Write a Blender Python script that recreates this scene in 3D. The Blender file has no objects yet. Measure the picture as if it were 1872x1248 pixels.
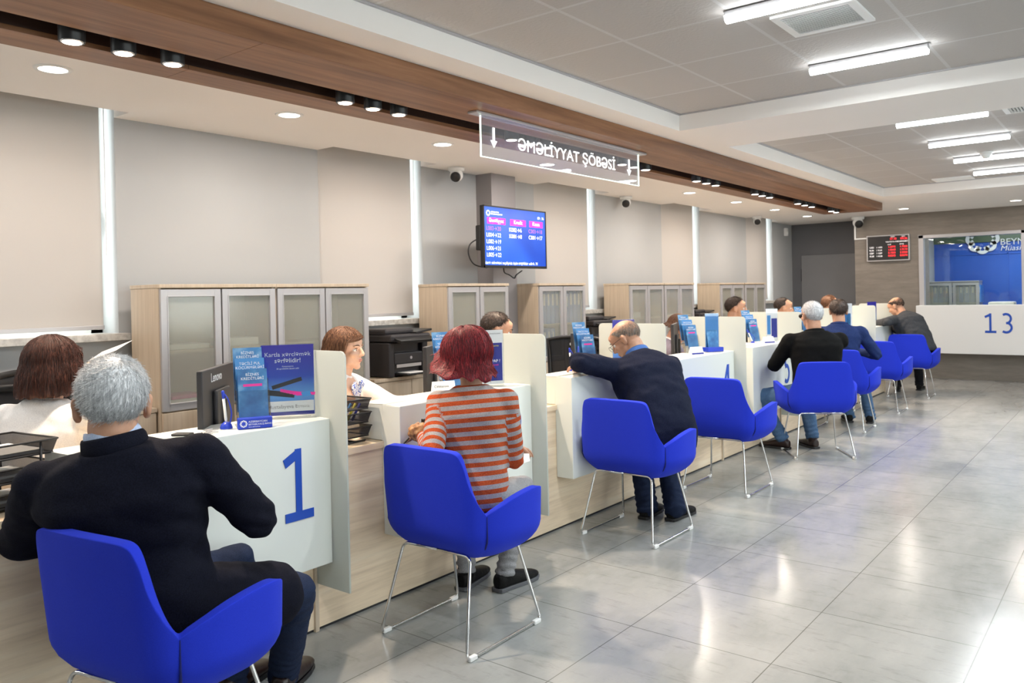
import bpy, bmesh, math, random
import numpy as np
from mathutils import Vector as V, Matrix, noise
random.seed(7)
C = bpy.context.scene.collection
SC = bpy.context.scene
PI = math.pi
R = math.radians

# ---------------------------------------------------------------- camera
yaw, pitch, roll = R(38.231), R(.322), R(-1.198)
fw = V((-math.sin(yaw)*math.cos(pitch), math.cos(yaw)*math.cos(pitch), -math.sin(pitch)))
rt = V((math.cos(yaw), math.sin(yaw), 0)); up = rt.cross(fw)
r2 = rt*math.cos(roll)+up*math.sin(roll); u2 = up*math.cos(roll)-rt*math.sin(roll)
cd = bpy.data.cameras.new('camera'); cam = bpy.data.objects.new('camera', cd); C.objects.link(cam)
M = Matrix((r2, u2, -fw)).transposed().to_4x4(); M.translation = V((0, 0, 1.405)); cam.matrix_world = M
cd.sensor_width = 36; cd.lens = 36*1473.9/1872; cd.shift_y = (547.3-624)/1872; cd.clip_start = .05
cd.dof.use_dof = True; cd.dof.focus_distance = 3.2; cd.dof.aperture_fstop = 6.5
SC.camera = cam
# ---------------------------------------------------------------- world, exposure
w = bpy.data.worlds.new('world'); SC.world = w; w.use_nodes = True
w.node_tree.nodes['Background'].inputs[0].default_value = (.93, .96, 1, 1)
w.node_tree.nodes['Background'].inputs[1].default_value = 6
SC.view_settings.view_transform = 'Standard'; SC.view_settings.look = 'None'
SC.view_settings.gamma = 1; SC.view_settings.use_curve_mapping = False
SC.view_settings.exposure = 0.32
WARM = (1, .88, .78); COOL = (.91, .97, 1)
def area(name, loc, sx, sy, power, col, rot=(0, 0, 0), shape='RECTANGLE', spread=PI):
    l = bpy.data.lights.new(name, 'AREA'); l.shape = shape; l.size = sx
    if shape in ('RECTANGLE', 'ELLIPSE'): l.size_y = sy
    l.energy = power; l.color = col; l.spread = spread
    o = bpy.data.objects.new(name, l); C.objects.link(o); o.location = loc; o.rotation_euler = rot
    return o
# ceiling tubes; the unseen right row and nearest tube are added for light
TUBE_Y1 = [1.13, 3.45, 4.60]; TUBE_Y2 = [6.58, 7.73, 8.88, 10.02]
TUBE_X = [-1.165, 2.6]
for x in TUBE_X:
    for y in TUBE_Y1+TUBE_Y2:
        area('tube_light', (x, y, 2.588), .56, .04, {-1.165: 18, 2.6: 4}[x], COOL)

# ---------------------------------------------------------------- materials
MATS = {}
def mat(name, col=(.8, .8, .8), rough=.5, metal=0, spec=.5, fn=None, **kw):
    if name in MATS: return MATS[name]
    m = bpy.data.materials.new(name); m.use_nodes = True; nt = m.node_tree
    b = nt.nodes['Principled BSDF']
    b.inputs['Base Color'].default_value = (*col, 1); b.inputs['Roughness'].default_value = rough
    b.inputs['Metallic'].default_value = metal; b.inputs['Specular IOR Level'].default_value = spec
    for k, v in kw.items(): b.inputs[k.replace('_', ' ')].default_value = v
    if fn: fn(nt, b)
    m.diffuse_color = (*col, 1)
    MATS[name] = m; return m
def N(nt, t, **kw):
    n = nt.nodes.new(t)
    for k, v in kw.items():
        if isinstance(k, str) and hasattr(n, k): setattr(n, k, v)
        else: n.inputs[k].default_value = v
    return n
def coords(nt, scale=(1, 1, 1), rot=(0, 0, 0), kind='Object'):
    tc = nt.nodes.new('ShaderNodeTexCoord'); mp = nt.nodes.new('ShaderNodeMapping')
    nt.links.new(tc.outputs[kind], mp.inputs[0]); mp.inputs['Scale'].default_value = scale; mp.inputs['Rotation'].default_value = rot
    return mp.outputs[0]
def ramp(nt, fac, stops):
    r = nt.nodes.new('ShaderNodeValToRGB'); nt.links.new(fac, r.inputs[0])
    while len(r.color_ramp.elements) < len(stops): r.color_ramp.elements.new(.5)
    for e, (p, c) in zip(r.color_ramp.elements, stops): e.position = p; e.color = (*c, 1)
    return r.outputs[0]
def noisy(scale, stops, det=4, sc=(1, 1, 1), bump=0, rough=.55, dist=0, bscale=None, rot=(0, 0, 0)):
    def f(nt, b):
        n = nt.nodes.new('ShaderNodeTexNoise'); n.inputs['Scale'].default_value = scale; n.inputs['Detail'].default_value = det
        n.inputs['Roughness'].default_value = rough; n.inputs['Distortion'].default_value = dist
        nt.links.new(coords(nt, sc, rot), n.inputs['Vector'])
        nt.links.new(ramp(nt, n.outputs[0], stops), b.inputs['Base Color'])
        if bump:
            n2 = n
            if bscale:
                n2 = nt.nodes.new('ShaderNodeTexNoise'); n2.inputs['Scale'].default_value = bscale; n2.inputs['Detail'].default_value = 3
                nt.links.new(coords(nt), n2.inputs['Vector'])
            bp = nt.nodes.new('ShaderNodeBump'); bp.inputs['Strength'].default_value = bump; bp.inputs['Distance'].default_value = .01
            nt.links.new(n2.outputs[0], bp.inputs['Height']); nt.links.new(bp.outputs[0], b.inputs['Normal'])
    return f
def emis(name, col, s):
    return mat(name, col, .5, Emission_Color=(*col, 1), Emission_Strength=s)
def clear(name, tint, trans, rough=.03, fac=.08, diff=None, difff=0., transl=0.):
    """thin sheet: transparent + glossy (+ diffuse / translucent for frosted sheets)"""
    if name in MATS: return MATS[name]
    m = bpy.data.materials.new(name); m.use_nodes = True; nt = m.node_tree; nt.nodes.clear()
    out = nt.nodes.new('ShaderNodeOutputMaterial'); t = nt.nodes.new('ShaderNodeBsdfTransparent'); t.inputs[0].default_value = (*tint, 1)
    g = nt.nodes.new('ShaderNodeBsdfGlossy'); g.inputs['Roughness'].default_value = rough
    cur = t.outputs[0]
    if diff:
        d = nt.nodes.new('ShaderNodeBsdfDiffuse'); d.inputs[0].default_value = (*diff, 1)
        tl = nt.nodes.new('ShaderNodeBsdfTranslucent'); tl.inputs[0].default_value = (*diff, 1)
        mx = nt.nodes.new('ShaderNodeMixShader'); mx.inputs[0].default_value = transl
        nt.links.new(d.outputs[0], mx.inputs[1]); nt.links.new(tl.outputs[0], mx.inputs[2])
        m2 = nt.nodes.new('ShaderNodeMixShader'); m2.inputs[0].default_value = difff
        nt.links.new(cur, m2.inputs[1]); nt.links.new(mx.outputs[0], m2.inputs[2]); cur = m2.outputs[0]
    m3 = nt.nodes.new('ShaderNodeMixShader'); lw = nt.nodes.new('ShaderNodeLayerWeight'); lw.inputs[0].default_value = .5
    pw = nt.nodes.new('ShaderNodeMath'); pw.operation = 'POWER'; pw.inputs[1].default_value = 4; nt.links.new(lw.outputs['Facing'], pw.inputs[0])
    fr = nt.nodes.new('ShaderNodeMath'); fr.operation = 'MULTIPLY_ADD'; fr.inputs[1].default_value = fac*4; fr.inputs[2].default_value = fac*.3; fr.use_clamp = True; nt.links.new(pw.outputs[0], fr.inputs[0])
    nt.links.new(fr.outputs[0], m3.inputs[0]); nt.links.new(cur, m3.inputs[1]); nt.links.new(g.outputs[0], m3.inputs[2])
    nt.links.new(m3.outputs[0], out.inputs[0]); MATS[name] = m; return m

mat('paint', (.42, .43, .435), .8, fn=noisy(1.2, [(.3, (.41, .42, .425)), (.7, (.43, .44, .445))]))
mat('ceiling_white', (.84, .81, .78), .85, fn=noisy(.8, [(.3, (.90, .865, .83)), (.7, (.92, .885, .85))]))
mat('pillar_grey', (.30, .285, .29), .7, fn=noisy(1.5, [(.3, (.29, .275, .28)), (.7, (.32, .30, .305))]))
mat('dark_grey', (.17, .17, .18), .55, fn=noisy(1.5, [(.3, (.105, .108, .118)), (.7, (.12, .123, .133))]))
mat('door_grey', (.27, .27, .28), .5, fn=noisy(2, [(.3, (.17, .173, .182)), (.7, (.188, .19, .20))]))
mat('stone', (.35, .31, .27), .55, fn=noisy(6, [(.25, (.175, .15, .125)), (.5, (.225, .195, .165)), (.75, (.28, .245, .21))], det=8, sc=(.35, 1, 2.2), bump=.15, rough=.7))
mat('stone_sill', (.6, .58, .54), .4, fn=noisy(30, [(.35, (.42, .40, .37)), (.6, (.62, .60, .56))], det=5, bump=.05))
def tilefn(nt, b):
    co = coords(nt)
    n = N(nt, 'ShaderNodeTexNoise'); n.inputs['Scale'].default_value = 2.1; n.inputs['Detail'].default_value = 7; n.inputs['Roughness'].default_value = .66
    nt.links.new(coords(nt, (1, .45, 1), (0, 0, .9)), n.inputs['Vector'])
    c1 = ramp(nt, n.outputs[0], [(.25, (.215, .225, .22)), (.45, (.32, .33, .32)), (.6, (.375, .38, .368)), (.8, (.45, .445, .43))])
    n2 = N(nt, 'ShaderNodeTexNoise'); n2.inputs['Scale'].default_value = 14; n2.inputs['Detail'].default_value = 8; n2.inputs['Roughness'].default_value = .75
    nt.links.new(coords(nt, (.35, 1.5, 1), (0, 0, .5)), n2.inputs['Vector'])
    c2 = ramp(nt, n2.outputs[0], [(.30, (.55, .54, .53)), (.46, (1, 1, 1)), (1, (1, 1, 1))])
    mx = N(nt, 'ShaderNodeMix', data_type='RGBA', blend_type='MULTIPLY'); mx.inputs[0].default_value = .6
    nt.links.new(c1, mx.inputs[6]); nt.links.new(c2, mx.inputs[7])
    br = N(nt, 'ShaderNodeTexBrick', offset=0.0, squash=1.0)
    br.inputs['Color1'].default_value = (1, 1, 1, 1); br.inputs['Color2'].default_value = (.93, .93, .93, 1); br.inputs['Mortar'].default_value = (.42, .42, .40, 1)
    br.inputs['Scale'].default_value = 1; br.inputs['Mortar Size'].default_value = .0022; br.inputs['Brick Width'].default_value = .6; br.inputs['Row Height'].default_value = .6
    mp = N(nt, 'ShaderNodeMapping'); mp.inputs['Location'].default_value = (2.328, -2.357, 0)
    tc = N(nt, 'ShaderNodeTexCoord'); nt.links.new(tc.outputs['Object'], mp.inputs[0]); nt.links.new(mp.outputs[0], br.inputs['Vector'])
    m2 = N(nt, 'ShaderNodeMix', data_type='RGBA', blend_type='MULTIPLY'); m2.inputs[0].default_value = 1
    nt.links.new(mx.outputs[2], m2.inputs[6]); nt.links.new(br.outputs[0], m2.inputs[7]); nt.links.new(m2.outputs[2], b.inputs['Base Color'])
    nt.links.new(ramp(nt, n.outputs[0], [(.3, (.14, .14, .14)), (.8, (.24, .24, .24))]), b.inputs['Roughness'])
mat('floor_tile', (.5, .5, .5), .22, fn=tilefn)
def ctile(nt, b):
    br = N(nt, 'ShaderNodeTexBrick', offset=0.0)
    br.inputs['Color1'].default_value = (.50, .475, .455, 1); br.inputs['Color2'].default_value = (.53, .505, .485, 1); br.inputs['Mortar'].default_value = (.60, .59, .58, 1)
    br.inputs['Scale'].default_value = 1; br.inputs['Mortar Size'].default_value = .010; br.inputs['Brick Width'].default_value = .575; br.inputs['Row Height'].default_value = .575
    mp = N(nt, 'ShaderNodeMapping'); mp.inputs['Location'].default_value = (2.60+.0, -5.235, 0)
    tc = N(nt, 'ShaderNodeTexCoord'); nt.links.new(tc.outputs['Object'], mp.inputs[0]); nt.links.new(mp.outputs[0], br.inputs['Vector'])
    nt.links.new(br.outputs[0], b.inputs['Base Color'])
    n = N(nt, 'ShaderNodeTexNoise'); n.inputs['Scale'].default_value = 55; n.inputs['Detail'].default_value = 3; nt.links.new(coords(nt), n.inputs['Vector'])
    bp = N(nt, 'ShaderNodeBump'); bp.inputs['Strength'].default_value = .55; bp.inputs['Distance'].default_value = .006
    nt.links.new(n.outputs[0], bp.inputs['Height']); nt.links.new(bp.outputs[0], b.inputs['Normal'])
mat('ceiling_tile', (.55, .53, .51), .8, fn=ctile)
def woodfn(axis, dark, mid, light, sc=1.0):
    s = {'x': (.5, 9, 9), 'y': (9, .5, 9), 'z': (9, 9, .45)}[axis]
    s = tuple(a*sc for a in s)
    def f(nt, b):
        n = N(nt, 'ShaderNodeTexNoise'); n.inputs['Scale'].default_value = 1.6; n.inputs['Detail'].default_value = 6; n.inputs['Roughness'].default_value = .62; n.inputs['Distortion'].default_value = .5
        nt.links.new(coords(nt, s), n.inputs['Vector'])
        n2 = N(nt, 'ShaderNodeTexNoise'); n2.inputs['Scale'].default_value = 9; n2.inputs['Detail'].default_value = 3
        nt.links.new(coords(nt, s), n2.inputs['Vector'])
        c = ramp(nt, n.outputs[0], [(.3, dark), (.5, mid), (.72, light)])
        c2 = ramp(nt, n2.outputs[0], [(.35, (.90, .885, .87)), (.55, (1, 1, 1))])
        mx = N(nt, 'ShaderNodeMix', data_type='RGBA', blend_type='MULTIPLY'); mx.inputs[0].default_value = .8
        nt.links.new(c, mx.inputs[6]); nt.links.new(c2, mx.inputs[7]); nt.links.new(mx.outputs[2], b.inputs['Base Color'])
    return f
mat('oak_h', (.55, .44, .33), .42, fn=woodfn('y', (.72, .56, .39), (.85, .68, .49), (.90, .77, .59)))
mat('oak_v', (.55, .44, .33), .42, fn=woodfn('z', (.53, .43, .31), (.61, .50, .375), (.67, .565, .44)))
mat('walnut', (.16, .08, .045), .42, spec=.35, fn=woodfn('y', (.13, .055, .024), (.23, .108, .052), (.36, .18, .09), .8))
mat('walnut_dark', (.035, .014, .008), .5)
mat('white_gloss', (.76, .79, .75), .3)
mat('white_matt', (.78, .78, .77), .6)
mat('white_frame', (.85, .86, .85), .4)
mat('alu', (.50, .49, .50), .38, .35)
mat('chrome', (.75, .75, .75), .12, 1)
mat('black_plastic', (.012, .012, .013), .4)
mat('dark_plastic', (.03, .027, .030), .45)
mat('grey_plastic', (.028, .028, .032), .5)
mat('brand_blue', (.012, .045, .50), .4)
mat('fabric_blue', (.014, .034, .55), .9, spec=.2, fn=noisy(900, [(.3, (.012, .028, .48)), (.7, (.018, .042, .62))], bump=.15), Sheen_Weight=.12, Sheen_Tint=(.25, .35, 1, 1))
mat('seam_blue', (.004, .010, .14), .9)
mat('number_blue', (.008, .07, .46), .4)
mat('print_blue', (.012, .02, .26), .5)
mat('paper', (.82, .82, .80), .7)
mat('white_ink', (.85, .87, .9), .6)
mat('pink_ink', (.80, .03, .32), .5)
mat('skin', (.52, .28, .18), .5, fn=noisy(35, [(.3, (.47, .245, .155)), (.7, (.56, .31, .20))]), Subsurface_Weight=.06, Subsurface_Radius=(.01, .004, .002))
mat('skin_pale', (.70, .45, .33), .5, fn=noisy(35, [(.3, (.67, .42, .30)), (.7, (.73, .48, .36))]), Subsurface_Weight=.06, Subsurface_Radius=(.01, .004, .002))
mat('skin_dark', (.42, .22, .15), .5, fn=noisy(35, [(.3, (.38, .195, .13)), (.7, (.46, .25, .17))]))
mat('lip', (.48, .16, .14), .4)
mat('eye_white', (.8, .78, .75), .2)
mat('iris', (.03, .018, .012), .15)
def hairm(n, a, b_, c): mat(n, b_, .55, fn=noisy(210, [(.32, a), (.5, b_), (.68, c)], det=2, sc=(1, 1, .10)))
hairm('hair_grey', (.34, .35, .365), (.58, .59, .60), (.85, .86, .87))
hairm('hair_red', (.045, .005, .008), (.20, .012, .020), (.48, .035, .045))
hairm('hair_auburn', (.018, .006, .004), (.050, .014, .008), (.12, .036, .020))
hairm('hair_brown', (.045, .018, .009), (.13, .055, .025), (.30, .15, .075))
hairm('hair_dark', (.012, .007, .005), (.035, .02, .014), (.11, .07, .05))
hairm('hair_salt', (.10, .085, .07), (.24, .21, .18), (.42, .39, .35))
def clothm(n, a, b_, rough=.9, sc=250, bump=.2): mat(n, b_, rough, fn=noisy(sc, [(.35, a), (.65, b_)], bump=bump), spec=.12)
clothm('navy_suit', (.0035, .004, .009), (.008, .009, .018))
clothm('navy_jersey', (.007, .009, .022), (.016, .020, .042))
clothm('black_knit', (.003, .003, .003), (.008, .008, .008))
clothm('blue_suit', (.010, .020, .075), (.025, .045, .14))
clothm('charcoal', (.035, .037, .042), (.07, .074, .082))
clothm('black_suit', (.008, .008, .010), (.018, .018, .022))
clothm('white_shirt', (.74, .74, .75), (.86, .86, .86), .7, bump=.05)
clothm('blue_shirt', (.07, .16, .45), (.10, .22, .55), .7)
clothm('pale_shirt', (.40, .50, .72), (.55, .64, .82), .7)
clothm('grey_jacket', (.16, .15, .20), (.24, .22, .28))
clothm('grey_denim', (.20, .20, .21), (.38, .38, .39), .9, 350)
clothm('dark_denim', (.010, .016, .038), (.022, .034, .075), .85, 400)
clothm('blue_denim', (.045, .10, .20), (.11, .19, .32), .85, 300)
clothm('shoe_black', (.006, .006, .006), (.014, .013, .013), .5)
mat('shoe_brown', (.02, .008, .006), .3)
mat('leather_tan', (.42, .22, .10), .6, fn=noisy(28, [(.35, (.22, .10, .045)), (.6, (.55, .30, .13))], bump=.8, det=5))
def stripes(nt, b):
    a = N(nt, 'ShaderNodeAttribute', attribute_name='band'); m = N(nt, 'ShaderNodeMath', operation='MULTIPLY'); m.inputs[1].default_value = 1/.0385
    nt.links.new(a.outputs['Fac'], m.inputs[0])
    f = N(nt, 'ShaderNodeMath', operation='FRACT'); nt.links.new(m.outputs[0], f.inputs[0])
    n = N(nt, 'ShaderNodeTexNoise'); n.inputs['Scale'].default_value = 420; nt.links.new(coords(nt), n.inputs['Vector'])
    o = ramp(nt, n.outputs[0], [(.35, (.26, .030, .012)), (.65, (.52, .11, .035))]); g = ramp(nt, n.outputs[0], [(.35, (.24, .22, .225)), (.65, (.42, .39, .385))])
    s = N(nt, 'ShaderNodeMath', operation='GREATER_THAN'); s.inputs[1].default_value = .5; nt.links.new(f.outputs[0], s.inputs[0])
    mx = N(nt, 'ShaderNodeMix', data_type='RGBA'); nt.links.new(s.outputs[0], mx.inputs[0]); nt.links.new(g, mx.inputs[6]); nt.links.new(o, mx.inputs[7])
    nt.links.new(mx.outputs[2], b.inputs['Base Color'])
mat('striped_knit', (.5, .2, .1), .95, spec=.1, fn=stripes)
def scarf(nt, b):
    n = N(nt, 'ShaderNodeTexNoise'); n.inputs['Scale'].default_value = 45; n.inputs['Distortion'].default_value = 2; nt.links.new(coords(nt), n.inputs['Vector'])
    nt.links.new(ramp(nt, n.outputs[0], [(.46, (.02, .09, .5)), (.52, (.75, .82, .9))]), b.inputs['Base Color'])
mat('scarf_print', (.05, .1, .5), .5, fn=scarf)
GLASS_FROST = clear('frosted_glass', (.90, .97, .92), 1, .3, .12, (.70, .735, .705), .90, .45)
GLASS_CAB = clear('cabinet_glass', (.90, .92, .88), 1, .12, .12, (.66, .65, .60), .30, 0)
ACRYL = clear('acrylic', (.95, .96, .97), 1, .02, .15)
ACRYL_SIGN = clear('sign_acrylic', (.92, .93, .96), 1, .02, .15, (.7, .72, .78), .10, 0)
PANE = clear('window_pane', (.97, 1, .98), 1, .01, .10)
BLIND = clear('blind_fabric', (1, 1, 1), 1, .9, .02, (.56, .53, .50), 1.0, .03)
MESHBLK = clear('black_mesh', (.9, .9, .9), 1, .6, .05, (.015, .015, .018), .75, 0)
emis('lamp_warm', (1, .90, .80), 9); emis('lamp_cool', (.93, .98, 1), 16); emis('sign_white', (1, 1, .97), 1.5); emis('edge_white', (.85, 1, .85), 1.6)
def scr(nt, b):
    g = N(nt, 'ShaderNodeTexNoise'); g.inputs['Scale'].default_value = 1.5; nt.links.new(coords(nt), g.inputs['Vector'])
    c = ramp(nt, g.outputs[0], [(.35, (.012, .085, .62)), (.65, (.035, .17, .90))]); nt.links.new(c, b.inputs['Emission Color']); b.inputs['Emission Strength'].default_value = 1
    b.inputs['Base Color'].default_value = (.01, .01, .02, 1)
mat('tv_screen', (.02, .1, .7), .2, fn=scr)
emis('tv_white', (.85, .92, 1), .85); emis('tv_pink', (.85, .02, .65), 1); emis('tv_violet', (.35, .12, .8), .8)
emis('led_red', (1, .02, .03), 2.2); emis('led_white', (.9, .85, .85), .75)
mat('teller_blue', (.015, .10, .55), .45, fn=noisy(1, [(.3, (.012, .085, .50)), (.7, (.022, .13, .62))]))
mat('binder_blue', (.03, .20, .62), .5)
mat('olive_glass', (.10, .16, .10), .3)
mat('leaf_blue', (.03, .14, .36), .5, fn=noisy(14, [(.3, (.02, .09, .28)), (.55, (.05, .22, .48)), (.8, (.30, .50, .68))], det=5))
mat('leaf_top', (.02, .08, .25), .5)
mat('leaf_light', (.06, .26, .60), .5)
def postr(nt, b):
    # printed gradient of the advert artwork (belongs to the paper): violet above, light blue around the wallet
    tc = N(nt, 'ShaderNodeTexCoord'); sp = N(nt, 'ShaderNodeSeparateXYZ'); nt.links.new(tc.outputs['Generated'], sp.inputs[0])
    nt.links.new(ramp(nt, sp.outputs[2], [(0, (.025, .06, .42)), (.30, (.14, .38, .75)), (.55, (.03, .08, .52)), (1, (.045, .022, .42))]), b.inputs['Base Color'])
mat('poster_print', (.05, .05, .5), .4, fn=postr)

# ---------------------------------------------------------------- geometry helpers
class MB:
    def __init__(s): s.v = []; s.f = []
    def add(s, vs, fs):
        k = len(s.v); s.v += [tuple(a) for a in vs]; s.f += [tuple(i+k for i in f) for f in fs]; return s
    def box(s, x0, x1, y0, y1, z0, z1):
        vs = [(x, y, z) for x in (x0, x1) for y in (y0, y1) for z in (z0, z1)]
        return s.add(vs, [(0, 1, 3, 2), (4, 6, 7, 5), (0, 4, 5, 1), (2, 3, 7, 6), (0, 2, 6, 4), (1, 5, 7, 3)])
    def obox(s, c, ax, ay, az, hx, hy, hz):
        c = V(c); ax, ay, az = V(ax).normalized()*hx, V(ay).normalized()*hy, V(az).normalized()*hz
        vs = [c+i*ax+j*ay+k*az for i in (-1, 1) for j in (-1, 1) for k in (-1, 1)]
        return s.add(vs, [(0, 1, 3, 2), (4, 6, 7, 5), (0, 4, 5, 1), (2, 3, 7, 6), (0, 2, 6, 4), (1, 5, 7, 3)])
    def tube(s, pts, r, n=10, cap=True):
        pts = [V(p) for p in pts]; rs = r if isinstance(r, (list, tuple)) else [r]*len(pts)
        vs = []; fs = []; prev = None
        for i, p in enumerate(pts):
            t = (pts[min(i+1, len(pts)-1)]-pts[max(i-1, 0)]).normalized()
            a = prev - t*prev.dot(t) if prev else t.orthogonal()
            if a.length < 1e-6: a = t.orthogonal()
            a.normalize(); prev = a; b = t.cross(a)
            for k in range(n):
                q = 2*PI*k/n; vs.append(p+(a*math.cos(q)+b*math.sin(q))*rs[i])
        for i in range(len(pts)-1):
            for k in range(n):
                k2 = (k+1) % n; fs.append((i*n+k, i*n+k2, (i+1)*n+k2, (i+1)*n+k))
        if cap: fs += [tuple(range(n))[::-1], tuple((len(pts)-1)*n+k for k in range(n))]
        return s.add(vs, fs)
    def lathe(s, c, prof, n=24, axis=(0, 0, 1), cap=True):
        c = V(c); ax = V(axis).normalized(); a = ax.orthogonal().normalized(); b = ax.cross(a)
        vs = [c+ax*h+(a*math.cos(2*PI*k/n)+b*math.sin(2*PI*k/n))*r for r, h in prof for k in range(n)]
        fs = [(i*n+k, i*n+(k+1) % n, (i+1)*n+(k+1) % n, (i+1)*n+k) for i in range(len(prof)-1) for k in range(n)]
        if cap: fs += [tuple(range(n))[::-1], tuple((len(prof)-1)*n+k for k in range(n))]
        return s.add(vs, fs)
    def prism(s, poly, o, ax, ay, az, t):
        """polygon in (ax,ay) plane at o, extruded t along az"""
        o = V(o); ax, ay, az = V(ax), V(ay), V(az)
        a = [o+ax*p[0]+ay*p[1] for p in poly]; n = len(a)
        return s.add(a+[p+az*t for p in a], [tuple(range(n))[::-1], tuple(range(n, 2*n))]+[(i, (i+1) % n, n+(i+1) % n, n+i) for i in range(n)])
    def ell(s, c, rad, rot=None, nu=16, nv=10):
        c = V(c); vs = []; fs = []
        for j in range(nv+1):
            th = PI*j/nv
            for i in range(nu):
                ph = 2*PI*i/nu; q = V((rad[0]*math.sin(th)*math.cos(ph), rad[1]*math.sin(th)*math.sin(ph), rad[2]*math.cos(th)))
                if rot: q = rot @ q
                vs.append(c+q)
        for j in range(nv):
            for i in range(nu): fs.append((j*nu+i, (j+1)*nu+i, (j+1)*nu+(i+1) % nu, j*nu+(i+1) % nu))
        return s.add(vs, fs)
    def cone(s, a, b, ra, rb, n=14):
        """tapered capsule"""
        a, b = V(a), V(b); d = (b-a).normalized(); pts = []; rs = []
        for k in range(4): q = PI/2*k/4; pts.append(a-d*ra*math.cos(q)); rs.append(max(ra*math.sin(q), .0008))
        pts.append(a); rs.append(ra); pts.append(b); rs.append(rb)
        for k in range(1, 5): q = PI/2*k/4; pts.append(b+d*rb*math.sin(q)); rs.append(max(rb*math.cos(q), .0008))
        return s.tube(pts, rs, n)
    def mesh(s, name):
        me = bpy.data.meshes.new(name); me.from_pydata(s.v, [], s.f)
        bm = bmesh.new(); bm.from_mesh(me); bmesh.ops.remove_doubles(bm, verts=bm.verts, dist=1e-6)
        bmesh.ops.recalc_face_normals(bm, faces=bm.faces); bm.to_mesh(me); bm.free(); return me
    def obj(s, name, m, parent=None, smooth=False, bevel=0):
        me = s.mesh(name); o = bpy.data.objects.new(name, me); C.objects.link(o)
        if m: me.materials.append(MATS[m] if isinstance(m, str) else m)
        if parent: o.parent = parent
        if smooth:
            for p in me.polygons: p.use_smooth = True
            if smooth == 'auto': autos(me)
        if bevel:
            b = o.modifiers.new('bevel', 'BEVEL'); b.width = bevel; b.segments = 2; b.limit_method = 'ANGLE'
        return o
def autos(me, ang=R(40)):
    bm = bmesh.new(); bm.from_mesh(me)
    for e in bm.edges: e.smooth = not (len(e.link_faces) == 2 and e.calc_face_angle(0) > ang)
    bm.to_mesh(me); bm.free()
def tag(o, label=None, cat=None, group=None, kind=None):
    if label: o['label'] = label
    if cat: o['category'] = cat
    if group: o['group'] = group
    if kind: o['kind'] = kind
    return o
def thing(name, label, cat, loc=(0, 0, 0), rz=0, group=None):
    o = bpy.data.objects.new(name, None); C.objects.link(o); o.location = loc; o.rotation_euler = (0, 0, rz); o.empty_display_size = .1
    return tag(o, label, cat, group)
def struct(o): o['kind'] = 'structure'; return o
def dup(root, loc=None, rz=None, label=None, group=None, skip=()):
    r = root.copy(); C.objects.link(r)
    if loc is not None: r.location = loc
    if rz is not None: r.rotation_euler = (0, 0, rz)
    if label: r['label'] = label
    if group: r['group'] = group
    for ch in root.children:
        if ch.name.split('.')[0] in skip: continue
        c = ch.copy(); C.objects.link(c); c.parent = r; c.matrix_parent_inverse = ch.matrix_parent_inverse.copy()
        for g in ch.children:
            d = g.copy(); C.objects.link(d); d.parent = c; d.matrix_parent_inverse = g.matrix_parent_inverse.copy()
    return r
def text_mesh(body, size, m, name, parent, o, ax, ay, ext=.0006, align='LEFT', xs=1.0, bold=0):
    """lettering: baseline origin o, reading direction ax, up ay"""
    c = bpy.data.curves.new(name, 'FONT'); c.body = body; c.size = size; c.align_x = align; c.extrude = ext; c.offset = bold; c.resolution_u = 3
    t = bpy.data.objects.new(name, c); C.objects.link(t); bpy.context.view_layer.update()
    me = bpy.data.meshes.new_from_object(t.evaluated_get(bpy.context.evaluated_depsgraph_get()))
    bpy.data.objects.remove(t); bpy.data.curves.remove(c)
    ax, ay = V(ax).normalized(), V(ay).normalized(); az = ax.cross(ay)
    mt = Matrix((ax*xs, ay, az)).transposed().to_4x4(); mt.translation = V(o); me.transform(mt)
    me.materials.clear(); me.materials.append(MATS[m]); me.name = name
    ob = bpy.data.objects.new(name, me); C.objects.link(ob)
    if parent: ob.parent = parent
    return ob
def stroke(polys, wd, o, ax, ay, az, t, mb=None):
    """thick polyline digits; polys in unit coordinates"""
    mb = mb or MB(); o, ax, ay, az = V(o), V(ax), V(ay), V(az)
    parts = []
    for pl in polys:                       # break at sharp corners, extending both arms by half a stroke
        cur = [pl[0]]
        for i in range(1, len(pl)):
            cur.append(pl[i])
            if i < len(pl)-1:
                a = V((pl[i][0]-pl[i-1][0], pl[i][1]-pl[i-1][1], 0)).normalized(); b = V((pl[i+1][0]-pl[i][0], pl[i+1][1]-pl[i][1], 0)).normalized()
                if a.dot(b) < .7:
                    cur[-1] = (pl[i][0]+a.x*wd*.45, pl[i][1]+a.y*wd*.45); parts.append(cur); cur = [(pl[i][0]-b.x*wd*.45, pl[i][1]-b.y*wd*.45)]
        parts.append(cur)
    for pi, pl in enumerate(parts):
        o = o+az*.00005; L = []; Rr = []
        for i, p in enumerate(pl):
            a = V(pl[max(i-1, 0)]).to_2d() if False else V((*pl[max(i-1, 0)], 0)); b = V((*pl[min(i+1, len(pl)-1)], 0))
            d = (b-a).normalized(); nn = V((-d.y, d.x, 0))*wd/2; q = V((*p, 0)); L.append(q+nn); Rr.append(q-nn)
        vs = []; n = len(pl)
        for l, r in zip(L, Rr):
            for q in (l, r):
                vs.append(o+ax*q.x+ay*q.y); vs.append(o+ax*q.x+ay*q.y+az*t)
        fs = []
        for i in range(n-1):
            k = 4*i; fs += [(k, k+2, k+6, k+4), (k+1, k+5, k+7, k+3), (k, k+4, k+5, k+1), (k+2, k+3, k+7, k+6)]
        fs += [(0, 1, 3, 2), (4*n-4, 4*n-2, 4*n-1, 4*n-3)]
        mb.add(vs, fs)
    return mb
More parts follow.
